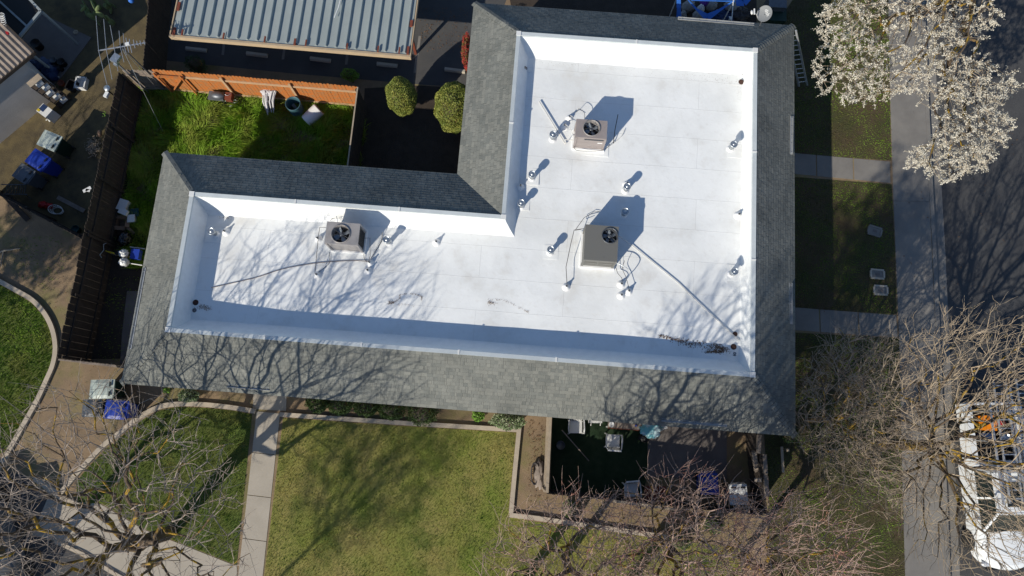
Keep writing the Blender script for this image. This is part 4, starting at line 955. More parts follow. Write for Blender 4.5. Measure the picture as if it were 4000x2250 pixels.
# reddish twigged trees below the patio
for k_, (px_, py_, lb_) in enumerate(((2200, 2180, 'bare tree with reddish upright shoots by the lower left patio corner'), (2560, 2100, 'bare tree with reddish upright shoots in front of the middle of the patio fence'), (2890, 2180, 'bare tree with reddish upright shoots below the pale patio bin'))):
    b3 = G(px_, py_); make_tree(lb_, 'bare_tree', b3, [b3+Vector((0, -.05, 1.5)), b3+Vector((.1, 0, 2.1))],
          crown((b3.x, b3.y+.1, 4.2), (2.8, 2.7, 1.8), 950, 51+k_, .2, 2.2), M['bark'], M['twig_red'], 52+k_*3, rt=.0072, trunk_r=.12, shoots=(2.2, .4, 1.0), upb=.5)
# neighbours outside the frame that throw the shade on the bare soil, the lawn and the road
b7 = G(1985, 2345); make_tree('tall bare tree rooted just below the frame under the patio side', 'bare_tree', b7, [b7+Vector((0, 0, 3)), b7+Vector((.1, .1, 4.6))],
          crown((b7.x+.1, b7.y+.1, 8.8), (2.6, 2.2, 2.6), 700, 61, .2), M['bark_dark'], M['twig_red'], 62, rt=.008, trunk_r=.16, shoots=(2, .3, .8))
b9 = Vector((-17.3, -16.8, 0)); make_tree('tall bare tree outside the lower left corner of the frame', 'bare_tree', b9, [b9+Vector((.8, 0, 4)), b9+Vector((.1, .1, 8.4))],
          crown((b9.x, b9.y, 12.0), (2.4, 2.4, 2.2), 900, 65, .2), M['bark_dark'], M['twig_grey'], 66, rt=.008, trunk_r=.06, shoots=(2, .3, .8))
b8 = G(-330, 1290); make_tree('bare tree just left of the frame', 'bare_tree', b8, [b8+Vector((0, 0, 2.2)), b8+Vector((.1, .1, 3.0))],
          crown((b8.x, b8.y, 5.2), (2.2, 2.4, 1.8), 300, 63, .2), M['bark_dark'], M['twig_grey'], 64, rt=.010, trunk_r=.22, shoots=(2, .3, .8))

# two unseen evergreens added beyond the frame to shade grass strip, sidewalk and left yard
for (cx, cy, cz, rr, hh, n_, lb_, sd_) in ((.3, -10.2, 13.0, 1.9, 2.4, 5200, 'tall unseen evergreen placed beyond the lower edge of the frame to shade the grass strip', 71), (-25.9, -2.4, 7.7, 2.1, 2.1, 6500, 'unseen evergreen added beyond the left edge of the frame to shade the left yard', 72)):
    t = thing('evergreen_tree', lb_, 'tree', (cx, cy, 0)); MB().tube([(cx, cy, 0), (cx+.1, cy, cz*.5), (cx, cy, cz+hh*.8)], [.22, .16, .03], 8).build('trunk', M['bark_dark'], t)
    leaf_cloud('crown', (cx, cy, cz), (rr, rr, hh), n_, .11, M['evergreen'], t, shell=.95, seed=sd_, lump=.3)
    lb2 = MB()
    for k in range(26):
        a = k*2.4; z = cz-hh*.8+k*hh*1.6/26; lb2.tube([(cx, cy, z), (cx+rr*.8*math.cos(a), cy+rr*.8*math.sin(a), z+.3)], [.05, .012], 4)
    lb2.build('limbs', M['bark_dark'], t)

# ------------------------------------------------------------------ wheelie bins
def bin_(px, py, rz, lid, body, label, group, Lx=.80, Wy=.62, H=1.05, text=False):
    p = G(px, py, H); t = thing('wheelie_bin', label, 'bin', (p.x, p.y, 0), rz, group)
    MB().box((0, 0, H/2), (Lx*.66, Wy*.72, H-.06), taper=1.28).build('body', M[body], t, False)
    l = MB(); n = 8                                                    # lid slightly domed with a raised rim and centre panel
    for i in range(n):
        for j in range(6):
            f = lambda a, b2: (-Lx/2+Lx*a/n, (-Wy/2+Wy*b2/6)*(1-.05*abs(a/n-.5)), H+.03*math.sin(math.pi*a/n)*math.sin(math.pi*b2/6)+(.025 if 1 < a < n-1 and 0 < b2 < 6 else 0))
            l.add([f(i, j), f(i+1, j), f(i+1, j+1), f(i, j+1)], [(0, 1, 2, 3)])
    l.box((0, Wy/2, H-.03), (Lx, .02, .06)); l.box((0, -Wy/2, H-.03), (Lx, .02, .06)); l.box((-Lx/2, 0, H-.03), (.02, Wy, .06)); l.box((Lx/2, 0, H-.03), (.02, Wy, .06))
    lo = l.build('lid', M[lid], t, False)
    g = MB()
    for sy in (-.17, .17): g.box((Lx*.36, sy, H+.05), (.05, .17, .02))
    g.build('lid_slot', M['black'], lo, False)
    MB().tube([(Lx/2-.03, -Wy*.4, H-.05), (Lx/2+.05, -Wy*.4, H-.01), (Lx/2+.05, Wy*.4, H-.01), (Lx/2-.03, Wy*.4, H-.05)], .016, 6).build('handle', M[body], t, False)
    for sy in (-1, 1): MB().lathe((0, 0, 0), [(.001, -.03), (.12, -.03), (.13, 0), (.12, .03), (.001, .03)], 16, M=Matrix.Translation((Lx*.30, sy*Wy*.36, .13)) @ Matrix.Rotation(R(90), 4, 'X')).build('wheel', M['rubber'], t, False)
    return t
gl = 'wheelie bins in the left yard'; gb = 'wheelie bins beside the front soil bed'
bin_(193, 549, R(-22), 'pale_lid', 'green_plastic', 'dark green bin with pale sunlit lid in the left yard', gl, .76, .64)
bin_(148, 625, R(-32), 'blue_plastic', 'blue_plastic', 'blue bin between the pale lidded and the grey bin in the left yard', gl, .78, .62)
bin_(92, 678, R(-30), 'grey_plastic', 'grey_plastic', 'dark grey bin, lowest of three in the left yard', gl, .66, .60, 1.0)
bin_(398, 1520, R(2), 'pale_lid', 'green_plastic', 'pale lidded bin half under the lower left roof corner', gb, .84, .66)
bin_(358, 1594, R(2), 'grey_plastic', 'green_plastic', 'dark bin between the pale lidded and the blue bin', gb, .64, .60, .98)
bin_(454, 1601, R(-3), 'blue_plastic', 'blue_plastic', 'blue bin by the curved edging near the lower left roof corner', gb, .80, .64, 1.02)
bin_(2770, 1890, R(92), 'blue_plastic', 'blue_plastic', 'dark blue bin in the shade at the bottom of the patio', 'bins on the patio', .72, .62, .9)
bin_(2885, 1932, R(92), 'white_plastic', 'grey_plastic', 'pale bin in the lower right corner of the patio', 'bins on the patio', .68, .60, 1.0)

# ------------------------------------------------------------------ left neighbour: house, patio cover, clutter
C0 = G(90, 250, 2.25); Cd = (G(-75, 385, 2.25)-C0).normalized(); Cn = Vector((-Cd.y, Cd.x, 0)); Cn = -Cn if Cn.x > 0 else Cn
hrz = math.atan2(Cd.y, Cd.x)
hs = thing('neighbour_house', 'pale stucco house corner with old ribbed grey roof at the left edge', 'house', (C0.x, C0.y, 0), 0)
wl = MB(); K0, K1 = C0, C0+Cd*6.5; K2, K3 = K1+Cn*6, C0+Cn*6
wl.prism([K0, K1, K2, K3], 0, 2.25); wl.build('wall', M['stucco2'], hs)
rc = G(134, 203, 2.45); r1 = rc+Cd*7.6; out = MB(); Cn2 = Cn
hr = MB(); nrib = 40
for k in range(nrib):                                                   # corrugated sheet, ribs at right angles to the wall
    a0, a1 = k/nrib*7.6, (k+.5)/nrib*7.6; a2 = (k+1)/nrib*7.6
    up_ = Vector((0, 0, 1.2)); dn_ = Cn*6.5+Vector((0, 0, 1.6))
    q = [rc+Cd*a0, rc+Cd*a1+Vector((0, 0, .05)), rc+Cd*a2]
    for u, v in ((q[0], q[1]), (q[1], q[2])): hr.add([u, v, v+dn_, u+dn_], [(0, 1, 2, 3)])
hr.build('roof', M['grey_wood'], hs)
fm = MB().bar(rc-Vector((0, 0, .06)), r1-Vector((0, 0, .06)), .05, .14); fm.bar(rc-Vector((0, 0, .02)), rc+Cn*6.5+Vector((0, 0, 1.58)), .05, .14); fm.build('fascia', M['old_wood'], hs)
# patio cover: pale frame with dark screens, above-left
pc = thing('patio_cover', 'pale blue framed patio cover with dark panels in the top left corner', 'patio cover', G(100, 60, 0))
fz = 2.3; a, b, c, d = G(110, -50, fz), G(160, 44, fz), G(66, 160, fz), G(-80, 290-80, fz)
fr = MB(); fr.bar(G(100, -20, fz), G(160, 44, fz), .09, .08); fr.bar(b, G(60, 163, fz), .10, .08); fr.bar(G(-40, -30, fz-.01), G(107, 104, fz-.01), .07, .06); fr.build('frame', M['fascia'], pc)
pn = MB(); pn.add([G(100, -20, fz-.05), G(-120, -20, fz-.05), G(-120, 250, fz-.05), G(0, 232, fz-.05), G(60, 163, fz-.05), b-Vector((0, 0, .05))], [(0, 1, 2, 3, 4, 5)]); pn.build('screen_panel', M['inside'], pc)
for q in (b, G(60, 163, fz)): MB().bar(Vector((q.x, q.y, 0)), Vector((q.x, q.y, fz-.05)), .08, .08).build('post', M['fascia'], pc)
co_ = thing('coil_ornament', 'white coil shaped ornament on a small red stand at the left edge', 'ornament', G(14, 118, 2.7))
MB().tube([G(18, 105, 2.75)+Vector((.09*math.cos(k*.7), .09*math.sin(k*.7)*.6, .0))+Vector((0, .006*k*1.1, .004*k)) for k in range(60)], .012, 6).build('coil', M['white_plastic'], co_)
sx_ = MB().box(G(16, 128, 2.72), (.36, .13, .04)); sx_.build('stand', M['red'], co_); MB().tube([G(16, 128, 2.7), Vector((G(16, 128, 2.7).x, G(16, 128, 2.7).y, 0))], .02, 6).build('pole', M['galv_dark'], co_)

def lathe_thing(name, px, py, z, prof, m, label, cat, group=None, n=18):
    p = G(px, py, z); return single(name, MB().lathe((p.x, p.y, 0), prof, n), M[m], label, cat, group)
pot = lambda r, h: [(.001, .001), (r*.8, .001), (r, h), (r*1.08, h), (r*1.08, h+.03), (r*.98, h+.03), (r*.95, h-.02), (.001, h-.04)]
lathe_thing('plant_pot', 141, 172, .3, pot(.19, .35), 'black', 'dark round pot alone on the concrete patio', 'pot')
lathe_thing('plant_pot', 213, 238, .2, pot(.12, .28), 'grey_plastic', 'empty grey pot on the patio edge, left of a black one', 'pot')
lathe_thing('plant_pot', 242, 244, .2, pot(.15, .26), 'black', 'black pot on the patio edge beside the grey one', 'pot')
lathe_thing('plant_pot', 236, 268, .15, pot(.1, .2), 'black', 'small black pot below the two pots on the patio edge', 'pot')
lathe_thing('plant_pot', 240, 325, .15, pot(.12, .18), 'rust_red', 'brick red pot near the two plastic crates', 'pot')
lathe_thing('floor_drain', 296, 126, .03, [(.11, .031), (.11, .05), (.07, .055), (.06, .035), (.001, .035)], 'pale_wood', 'small square topped fitting on the patio edge', 'fitting', n=6)
tp_ = MB()
for (x, y, r0, s) in ((160, 255, .42, 1), (130, 250, .22, 2), (195, 278, .3, 3), (205, 300, .2, 4)): tp_.blob(G(x, y, .18), (r0, r0*.8, .22), 3, .25, 2.4, seed=s, flat=-.17)
single('tarp_heap', tp_, M['navy'], 'crumpled dark blue tarp heap at the house corner', 'tarp')
single('stone', MB().blob(G(228, 302, .06), (.06, .05, .05), 1, .1), M['rock'], 'small pale stone beside the blue tarp', 'stone')
def open_crate(px, py, rz, a, b, h, m, lb, name='crate', cat='crate', group=None):
    p = G(px, py, h); t = MB(); mt = Matrix.Translation((p.x, p.y, 0)) @ Matrix.Rotation(rz, 4, 'Z')
    for (cx, cy, sx, sy) in ((0, b/2, a, .02), (0, -b/2, a, .02), (a/2, 0, .02, b), (-a/2, 0, .02, b)):
        t.box(None, (sx, sy, h), M=mt @ Matrix.Translation((cx, cy, h/2+.004))); t.box(None, (sx+.03, sy+.03, .02), M=mt @ Matrix.Translation((cx, cy, h)))
    t.box(None, (a, b, .012), M=mt @ Matrix.Translation((0, 0, .012))); return single(name, t, M[m], lb, cat, group)
open_crate(313, 322, R(-4), .38, .46, .22, 'white_plastic', 'pale open plastic crate in the left yard'); open_crate(276, 331, R(-18), .34, .42, .2, 'black', 'black open plastic crate leaning by the pale one')
# rack of shelves standing against the house wall
rk = thing('shelf_rack', 'tall narrow rack with white items against the house wall', 'shelf', G(252, 400, 0), hrz)
for z in (.1, .45, .8, 1.15, 1.5): MB().box((0, 0, z), (.55, .26, .025)).build('shelf', M['old_wood'], rk, False)
for sx in (-1, 1):
    for sy in (-1, 1): MB().box((sx*.26, sy*.12, .9), (.03, .03, 1.8)).build('upright', M['old_wood'], rk, False)
MB().box((-.0, 0, 1.80), (.56, .26, .03)).build('top_board', M['pale_wood'], rk, False)
for i, z in enumerate((.1, .45, .8, 1.15, 1.5)):
    p = rk.matrix_basis @ Vector((-.06+.04*(i % 3), .03, z+.014)); single('storage_box', MB().box(p+Vector((0, 0, .07)), (.26, .16, .14), hrz), M['trim_white'], ['white box on the lowest shelf of the rack', 'white box on the second shelf of the rack', 'white box on the middle shelf of the rack', 'white box on the fourth shelf of the rack', 'white box on the highest shelf of the rack'][i], 'box', 'white boxes on the rack')
ws = thing('cabinet', 'white appliance with dark open front tilted below the shelf rack', 'appliance', G(208, 455, 0), R(-35))
MB().box((0, 0, .28), (.50, .40, .54)).build('cabinet_body', M['white_plastic'], ws, False); MB().box((-.1, .05, .56), (.22, .26, .02)).build('opening', M['navy'], ws, False); MB().box((-.18, -.12, .565), (.12, .1, .02)).build('sponge', M['yellow'], ws, False)
single('scrap_bracket', MB().bar(G(182, 455, .1), G(195, 475, .05), .05, .03).bar(G(180, 470, .1), G(188, 462, .05), .03, .03), M['trim_white'], 'small white scrap below the appliance', 'scrap')
tr_ = MB()
p0 = G(60, 740, .5)
for k in range(9): tr_.bar(p0+Vector((-.42+k*.09, -.16, -.1)), p0+Vector((-.26+k*.09, .16, .1)), .02, .015)
for s in (-1, 1): tr_.bar(p0+Vector((-.5, s*.16-.0, s*.1)), p0+Vector((.42, s*.16, s*.1)), .03, .03)
tr_.bar(p0+Vector((-.4, -.15, -.1)), Vector((p0.x-.4, p0.y-.2, .02)), .02, .02); tr_.bar(p0+Vector((.3, -.15, -.1)), Vector((p0.x+.3, p0.y-.2, .02)), .02, .02)
single('drying_rack', tr_, M['grey_plastic'], 'small grey slatted rack in the corner below the bins', 'rack')
single('plank', MB().bar(G(225, 770, .05), G(330, 825, .05), .16, .03), M['grey_wood'], 'loose grey plank lying in the left yard', 'plank')
single('plank', MB().bar(G(20, 765, .3), G(110, 860, .1), .2, .03), M['old_wood'], 'dark plank behind the diagonal fence', 'plank')
rr = MB(); rr.blob(G(168, 800, .12), (.18, .14, .12), 2, .2, 3, seed=4, flat=-.11); rr.blob(G(192, 805, .12), (.16, .13, .12), 2, .2, 3, seed=9, flat=-.11)
single('red_cloth', rr, M['red'], 'dull red bundle beside the white basket', 'cloth')
wb = MB(); c_ = G(215, 818, .25); mt = Matrix.Translation((c_.x, c_.y, 0)) @ Matrix.Rotation(R(-12), 4, 'Z')
for z, a, b2 in ((.06, .22, .13), (.14, .25, .15), (.24, .29, .18)): wb.tube([mt @ Vector((a*math.cos(k*math.pi/10), b2*math.sin(k*math.pi/10), z)) for k in range(21)], .012, 5)
for k in range(20): a = k*math.pi/10; wb.tube([mt @ Vector((.2*math.cos(a), .12*math.sin(a), .03)), mt @ Vector((.29*math.cos(a), .18*math.sin(a), .24))], .008, 4)
single('laundry_basket', wb, M['white_plastic'], 'white wire basket by the diagonal fence', 'basket')
lathe_thing('bucket', 296, 895, .2, pot(.14, .22), 'dark_green', 'green bucket in the corner where the two dark fences meet', 'bucket')
dp = MB()
for k in range(260):
    p = G(362+random.gauss(0, 13), 572+random.gauss(0, 17), .04+random.random()*.12); a = random.uniform(0, 6.28); L = random.uniform(.03, .12)
    d = Vector((math.cos(a), math.sin(a), random.uniform(-.3, .3)))*L; dp.bar(p-d/2, p+d/2, .012, .01)
single('brush_pile', dp, M['pale_wood'], 'small pile of pale twigs and scraps against the left fence', 'debris pile', kind='stuff')
# fittings on the far side of the left fence
def vent_fit(px, py, label): pass
fx = thing('round_vent', 'pale round cap with a square box below it on the left fence top', 'vent fitting', G(418, 345, 0))
MB().lathe(G(419, 345, 1.9), [(.001, .06), (.11, .05), (.12, .0), (.10, -.05), (.03, -.08)], 18).build('cap', M['galv'], fx)
MB().box(G(416, 370, 1.8), (.13, .22, .10), R(-20)).build('vent_box', M['trim_white'], fx); MB().bar(Vector((*G(418, 350, 1.8).xy, 0)), G(418, 350, 1.82), .05, .05).build('post', M['old_wood'], fx)
single('garden_hose', MB().tube([G(408, 435, 1.75)+Vector((.04*math.sin(k*1.1), -.02*k, .05*math.cos(k*1.1))) for k in range(11)], .012, 5), M['shrub_bright'], 'green hose coil hung on the left fence', 'hose')
single('hanging_plastic', MB().bar(G(325, 748, 1.5), G(355, 732, 1.5), .12, .02).bar(G(335, 742, 1.5), G(352, 745, 1.5), .1, .02), M['white_plastic'], 'torn white sheet caught on the left fence', 'plastic sheet')
single('cracked_pot', MB().blob(G(390, 520, .2), (.09, .14, .1), 2, .2, 2), M['cardboard'], 'tan lump leaning on the inner side of the left fence', 'pot')
# TV antenna with its mast, box and guy wires
ap = G(478, 185, 3.4); ant = thing('tv_antenna', 'aluminium TV antenna with long and short rods above the corner of the fences', 'antenna', G(478, 185, 0) if False else (ap.x, ap.y, 0))
az = 3.4; MB().tube([(ap.x, ap.y, 0), (ap.x, ap.y, az)], .025, 8).build('mast', M['galv_dark'], ant)
MB().bar(G(384, 198, az), G(568, 167, az), .035, .03).build('boom', M['alu'], ant)
rods = [(385, 198, 375, 62, 418, 330), (415, 192, 405, 75, 438, 310), (446, 186, 430, 98, 461, 278), (470, 182, 465, 120, 484, 243), (486, 179, 481, 130, 494, 215), (497, 177, 492, 148, 503, 204), (508, 175, 505, 152, 515, 206), (524, 173, 521, 155, 528, 188), (536, 171, 534, 160, 540, 178), (549, 169, 547, 159, 551, 178), (564, 166, 562, 158, 566, 174)]
for (x, y, xa, ya, xb, yb) in rods: MB().tube([G(xa, ya, az+.03), G(x, y, az+.03), G(xb, yb, az+.03)], .009 if abs(yb-ya) > 60 else .012, 5).build('rod', M['alu'], ant)
MB().box(G(497, 172, az+.04), (.14, .12, .04), .3).build('feed_box', M['trim_white'], ant)
for (x, y, z) in ((600, 330, 1.2), (640, 520, .1)): MB().tube([G(478, 190, az-.2), G(x, y, z)], .008, 4).build('guy_wire', M['galv'], ant)
single('metal_duct', MB().box(G(452, 228, 2.6), (.30, .36, .10), R(-30), taper=.9).box(G(455, 250, 2.5), (.14, .16, .1), R(-30)).bar(G(455, 245, 2.5), Vector((*G(455, 245, 2.5).xy, 0)), .05, .05), M['galv'], 'tilted grey sheet metal box on a post below the antenna', 'metal box')
# prickly pear
cc = G(425, 60, 0); cact = thing('prickly_pear', 'tall prickly pear cactus with flat green pads by the dark fence', 'cactus', (cc.x, cc.y, 0))
rd = random.Random(5); cm = MB()
def pad(p, az_, tilt, L):
    m_ = Matrix.Translation(p) @ Matrix.Rotation(az_, 4, 'Z') @ Matrix.Rotation(tilt, 4, 'Y')
    cm.blob((0, 0, L/2), (L*.26, .022, L/2), 1, .05, 1, M=m_); return m_ @ Vector((0, 0, L*.93))
for (x, y, z0, n) in ((400, 30, .1, 9), (435, 55, .1, 10), (380, 80, .1, 9), (450, 95, .1, 6), (420, 10, .1, 9), (455, 30, .1, 7), (395, 105, .1, 5)):
    p = G(x, y, 0); p.z = .0; stack = [(Vector(p), 0)]
    for k in range(n):
        q, lv = stack[rd.randrange(len(stack))]
        e = pad(q, rd.uniform(0, 6.28), rd.uniform(.1, .65) if lv < 3 else rd.uniform(.5, 1.3), rd.uniform(.32, .46)); stack.append((e, lv+1))
        if lv == 0 and k < 2: stack[0] = (e, 1)
    cm.build('pads', M['cactus'], cact); cm = MB()

single('blue_ball', MB().blob(G(512, 2, 1.3), (.11, .10, .11), 2, .02, 1), M['tarp_blue'], 'bright blue ball at the top edge beside the cactus', 'ball')
# ------------------------------------------------------------------ narrow yard: boxes, bags, bicycle
def box_thing(px, py, z, size, rz, m, lb, cat='box', name='box', group=None, flaps=False):
    p = G(px, py, z+size[2]); t = MB(); mt = Matrix.Translation((p.x, p.y, z)) @ Matrix.Rotation(rz, 4, 'Z'); a, b, h = size
    if flaps:
        for (cx, cy, sx, sy) in ((0, b/2, a, .012), (0, -b/2, a, .012), (a/2, 0, .012, b), (-a/2, 0, .012, b)): t.box(None, (sx, sy, h), M=mt @ Matrix.Translation((cx, cy, h/2+.003)))
        t.box(None, (a, b, .01), M=mt @ Matrix.Translation((0, 0, .01)))
        for (cx, cy, sx, sy, rx, ry) in ((0, b/2+.07, a, .15, -.5, 0), (0, -b/2-.07, a, .15, .5, 0), (a/2+.07, 0, .15, b, 0, .4), (-a/2-.07, 0, .15, b, 0, -.4)):
            t.box(None, (sx, sy, .006), M=mt @ Matrix.Translation((cx, cy, h-.02)) @ Matrix.Rotation(rx, 4, 'X') @ Matrix.Rotation(ry, 4, 'Y'))
    else:
        t.box(None, (a, b, h), M=mt @ Matrix.Translation((0, 0, h/2)), taper=.97); t.box(None, (a+.02, b+.02, .03), M=mt @ Matrix.Translation((0, 0, h)))
    return single(name, t, M[m], lb, cat, group)
gj = 'boxes piled in the narrow yard'
box_thing(440, 795, 0, (.45, .4, .3), .1, 'cardboard', 'open brown cardboard box at the top of the junk pile', group=gj, flaps=True)
box_thing(478, 800, .0, (.34, .42, .42), -.3, 'white_plastic', 'crumpled white box in the middle of the junk pile', group=gj)
box_thing(480, 826, .42, (.32, .20, .12), -.4, 'trim_white', 'small white carton lying on top of the white box', group=gj)
box_thing(440, 843, 0, (.26, .24, .25), .2, 'trim_white', 'pale box at the left side of the junk pile', group=gj)
box_thing(470, 868, 0, (.40, .32, .34), -.05, 'cardboard', 'open brown box at the bottom of the junk pile', group=gj, flaps=True)
box_thing(512, 853, 0, (.26, .28, .36), .1, 'white_plastic', 'white lidded tub at the right side of the junk pile', group=gj)
box_thing(525, 830, 0, (.3, .3, .3), .1, 'dark_green', 'dark teal box behind the white lidded tub', group=gj)
single('cardboard_sheet', MB().bar(G(470, 892, .2), G(505, 890, .25), .12, .008).bar(G(503, 892, .25), G(524, 912, .15), .12, .008), M['cardboard'], 'bent strip of cardboard above the black bag', 'cardboard')
bb = MB(); bb.blob(G(488, 935, .28), (.27, .27, .28), 6, .16, 4.5, seed=3, flat=-.27); bb.blob(G(492, 932, .55), (.10, .10, .1), 3, .4, 6, seed=6); single('rubbish_bag', bb, M['bag_black'], 'shiny black rubbish bag, full and knotted', 'rubbish bag')
for x, y, s, lb in ((484, 990, 1, 'white plastic bag, the upper of two hung on the bicycle'), (484, 1025, 2, 'white plastic bag, the lower of two hung on the bicycle')):
    bg = MB(); bg.blob(G(x, y, .85), (.17, .16, .17), 4, .2, 4, seed=s*3.3); bg.blob(G(x-2, 1008, .95), (.03, .05, .04), 1, .2, 3); single('plastic_bag', bg, M['bag_white'], lb, 'plastic bag', 'white bags on the bicycle')
box_thing(527, 992, .55, (.30, .36, .22), PSI, 'blue_plastic', 'blue bag strapped behind the white plastic bags', 'bag', 'blue_bag')
# bicycle (handlebars towards the fence, lying almost along the picture's width)
bk = thing('bicycle', 'old bicycle with white bags leaning in the narrow yard', 'bicycle', G(480, 1010, .3).xy.to_3d(), R(-12))
def bwheel(x):
    t_ = MB().tube([(x+.33*math.cos(k*math.pi/14), .10+.04*math.sin(k*math.pi/14), .34+.33*math.sin(k*math.pi/14)) for k in range(29)], .018, 6); w_ = t_.build('wheel', M['rubber'], bk, False)
    s_ = MB()
    for k in range(12): a = k*math.pi/6; s_.tube([(x, .1, .34), (x+.32*math.cos(a), .10+.04*math.sin(a), .34+.32*math.sin(a))], .003, 3)
    s_.build('spokes', M['galv'], w_, False)
bwheel(-.55); bwheel(.5)
fr_ = MB()
for a, b in (((-.5, .1, .34), (-.38, .08, .85)), ((-.40, .08, .78), (.1, .08, .80)), ((-.42, .08, .72), (-.02, .08, .32)), ((-.02, .08, .30), (.12, .08, .86)), ((-.02, .1, .30), (.5, .1, .34)), ((.1, .08, .76), (.5, .1, .34))): fr_.tube([a, b], .018, 6)
fr_.build('frame', M['yellow'], bk, False)
MB().tube([(-.36, .34, 1.02), (-.44, .28, 1.02), (-.40, .08, .95), (-.44, -.14, 1.02), (-.34, -.22, 1.02)], .014, 6).build('handlebar', M['galv'], bk, False)
MB().blob((.14, .08, .92), (.14, .07, .04), 2, .1, 2).build('saddle', M['black'], bk, False)
single('pale_pole', MB().tube([G(500, 1027, .7), G(556, 1036, .7)], .022, 8).tube([G(508, 965, .6), G(566, 972, .6)], .02, 8), M['pvc'], 'two pale tubes reaching from the bicycle to the building', 'tubes')
for x, y, lb, s in ((490, 640, 'dim red ball in the shaded grass, the upper of two', .11), (487, 660, 'red ball in the shaded grass, the lower and brighter of two', .14)):
    single('red_ball', MB().blob(G(x, y, .14), (s, s, s), 3, .01, 1), M['red'], lb, 'ball', 'red balls in the shaded grass')
# ------------------------------------------------------------------ grassy yard clutter
gr_ = thing('barbecue_grill', 'old dark grill with a rusty red side box under the orange fence', 'grill', G(868, 400, 0), R(-5))
MB().box((0, 0, .55), (.62, .34, .10)).build('grill_body', M['grey_plastic'], gr_, False); MB().blob((.08, 0, .62), (.28, .17, .14), 3, .02, 1, flat=-.02).build('hood', M['galv_dark'], gr_, False)
for sx in (-1, 1):
    for sy in (-1, 1): MB().box((sx*.27, sy*.14, .26), (.03, .03, .5)).build('leg', M['black'], gr_, False)
MB().box((.5, .02, .52), (.26, .30, .24)).build('side_box', M['rust_red'], gr_, False); MB().tube([(.36, .05, .66), (.5, 0, .68), (.6, .1, .67)], .01, 4).build('handle', M['galv'], gr_, False)
sp = MB()
for k in range(4): sp.tube([G(880+k*14, 400, .15)+Vector((.09*math.cos(a*.5), .06*math.sin(a*.5), .03*k)) for a in range(13)], .008, 4)
sp.blob(G(905, 415, .08), (.16, .05, .08), 2, .2, 3); single('metal_scrap', sp, M['galv'], 'tangle of bright metal scraps in the grass below the grill', 'scrap')
sk = MB()
for k in range(26):
    x = 1030+k*2.0; a, b = G(x, 352+random.uniform(-3, 5), .95-random.random()*.1), G(1058+(k-13)*1.1, 420+random.uniform(-10, 30), .35-random.random()*.2); mpt = a.lerp(b, .5)+Vector((random.uniform(-.05, .05), -.06, .12)); sk.tube([a, mpt, b], [.022, .03, .016], 5)
sk.blob(G(1045, 360, .8), (.24, .16, .1), 4, .3, 5); single('cloth_bundle', sk, M['sack'], 'crumpled white cloth draped down below the orange fence', 'cloth')
ob = thing('barrel', 'upright open blue-green barrel beside the fallen white one', 'barrel', G(1168, 440, 0))
MB().lathe((0, 0, 0), [(.26, 0), (.28, .25), (.29, .3), (.28, .35), (.28, .6), (.30, .78), (.30, .82), (.275, .82), (.265, .6), (.26, .05), (.001, .05)], 26).build('barrel_body', M['teal_barrel'], ob, False)
MB().bar((-.12, .12, .5), (.12, -.12, .3), .12, .05).build('plank', M['grey_plastic'], ob, False)
wbm = Matrix.Translation(G(1222, 450, .27)) @ Matrix.Rotation(R(42), 4, 'Z') @ Matrix.Rotation(R(78), 4, 'Y')
wb_ = MB().lathe(None, [(.001, -.36), (.25, -.36), (.27, -.32), (.275, 0), (.27, .32), (.27, .36), (.25, .36), (.24, -.3), (.001, -.3)], 26, M=wbm); single('barrel', wb_, M['white_plastic'], 'white barrel lying on its side in the grass', 'barrel')
# ------------------------------------------------------------------ junk and blue canopy at the top of the photo, satellite dish
cn = thing('canopy_frame', 'torn blue canopy with a white pole over the junk at the top edge', 'canopy', G(2750, 60, 0))
cl = MB(); cz = 1.9
def strip(P, wd, z=None):
    for (a, b), (w0, w1) in zip(zip(P, P[1:]), zip(wd, wd[1:])):
        d = (b-a).normalized(); s = Vector((-d.y, d.x, 0)); cl.add([a-s*w0/2, b-s*w1/2, b+s*w1/2, a+s*w0/2, a-s*w0/2-Vector((0, 0, .01)), b-s*w1/2-Vector((0, 0, .01)), b+s*w1/2-Vector((0, 0, .01)), a+s*w0/2-Vector((0, 0, .01))], [(0, 1, 2, 3), (7, 6, 5, 4), (0, 4, 5, 1), (2, 6, 7, 3)])
strip([G(2650, -30, cz), G(2652, 30, cz-.1), G(2652, 70, cz-.3)], (.15, .18, .24)); strip([G(2680, -10, cz), G(2720, 35, cz-.2), G(2762, 68, cz-.4)], (.02, .1, .32)); strip([G(2762, 68, cz-.4), G(2810, 40, cz-.2), G(2868, 2, cz)], (.32, .12, .03)); strip([G(2700, 0, cz), G(2790, 3, cz), G(2870, 5, cz)], (.05, .04, .06))
cl.build('canopy_cloth', M['tarp_blue'], cn); cl = MB()
strip([G(2875, 12, cz-.5), G(2905, 10, cz-.5), G(2930, -5, cz-.5)], (.25, .3, .12))
cl.build('canopy_cloth', M['tarp_blue'], cn); MB().tube([G(2865, 0, cz), G(2858, 84, cz-.1)], .018, 6).build('pole', M['trim_white'], cn)
for x, y in ((2652, -30), (2868, 0)): MB().tube([G(x, y, cz), Vector((*G(x, y, cz).xy, 0))], .018, 6).build('leg', M['trim_white'], cn)
gk = 'junk under the blue canopy'
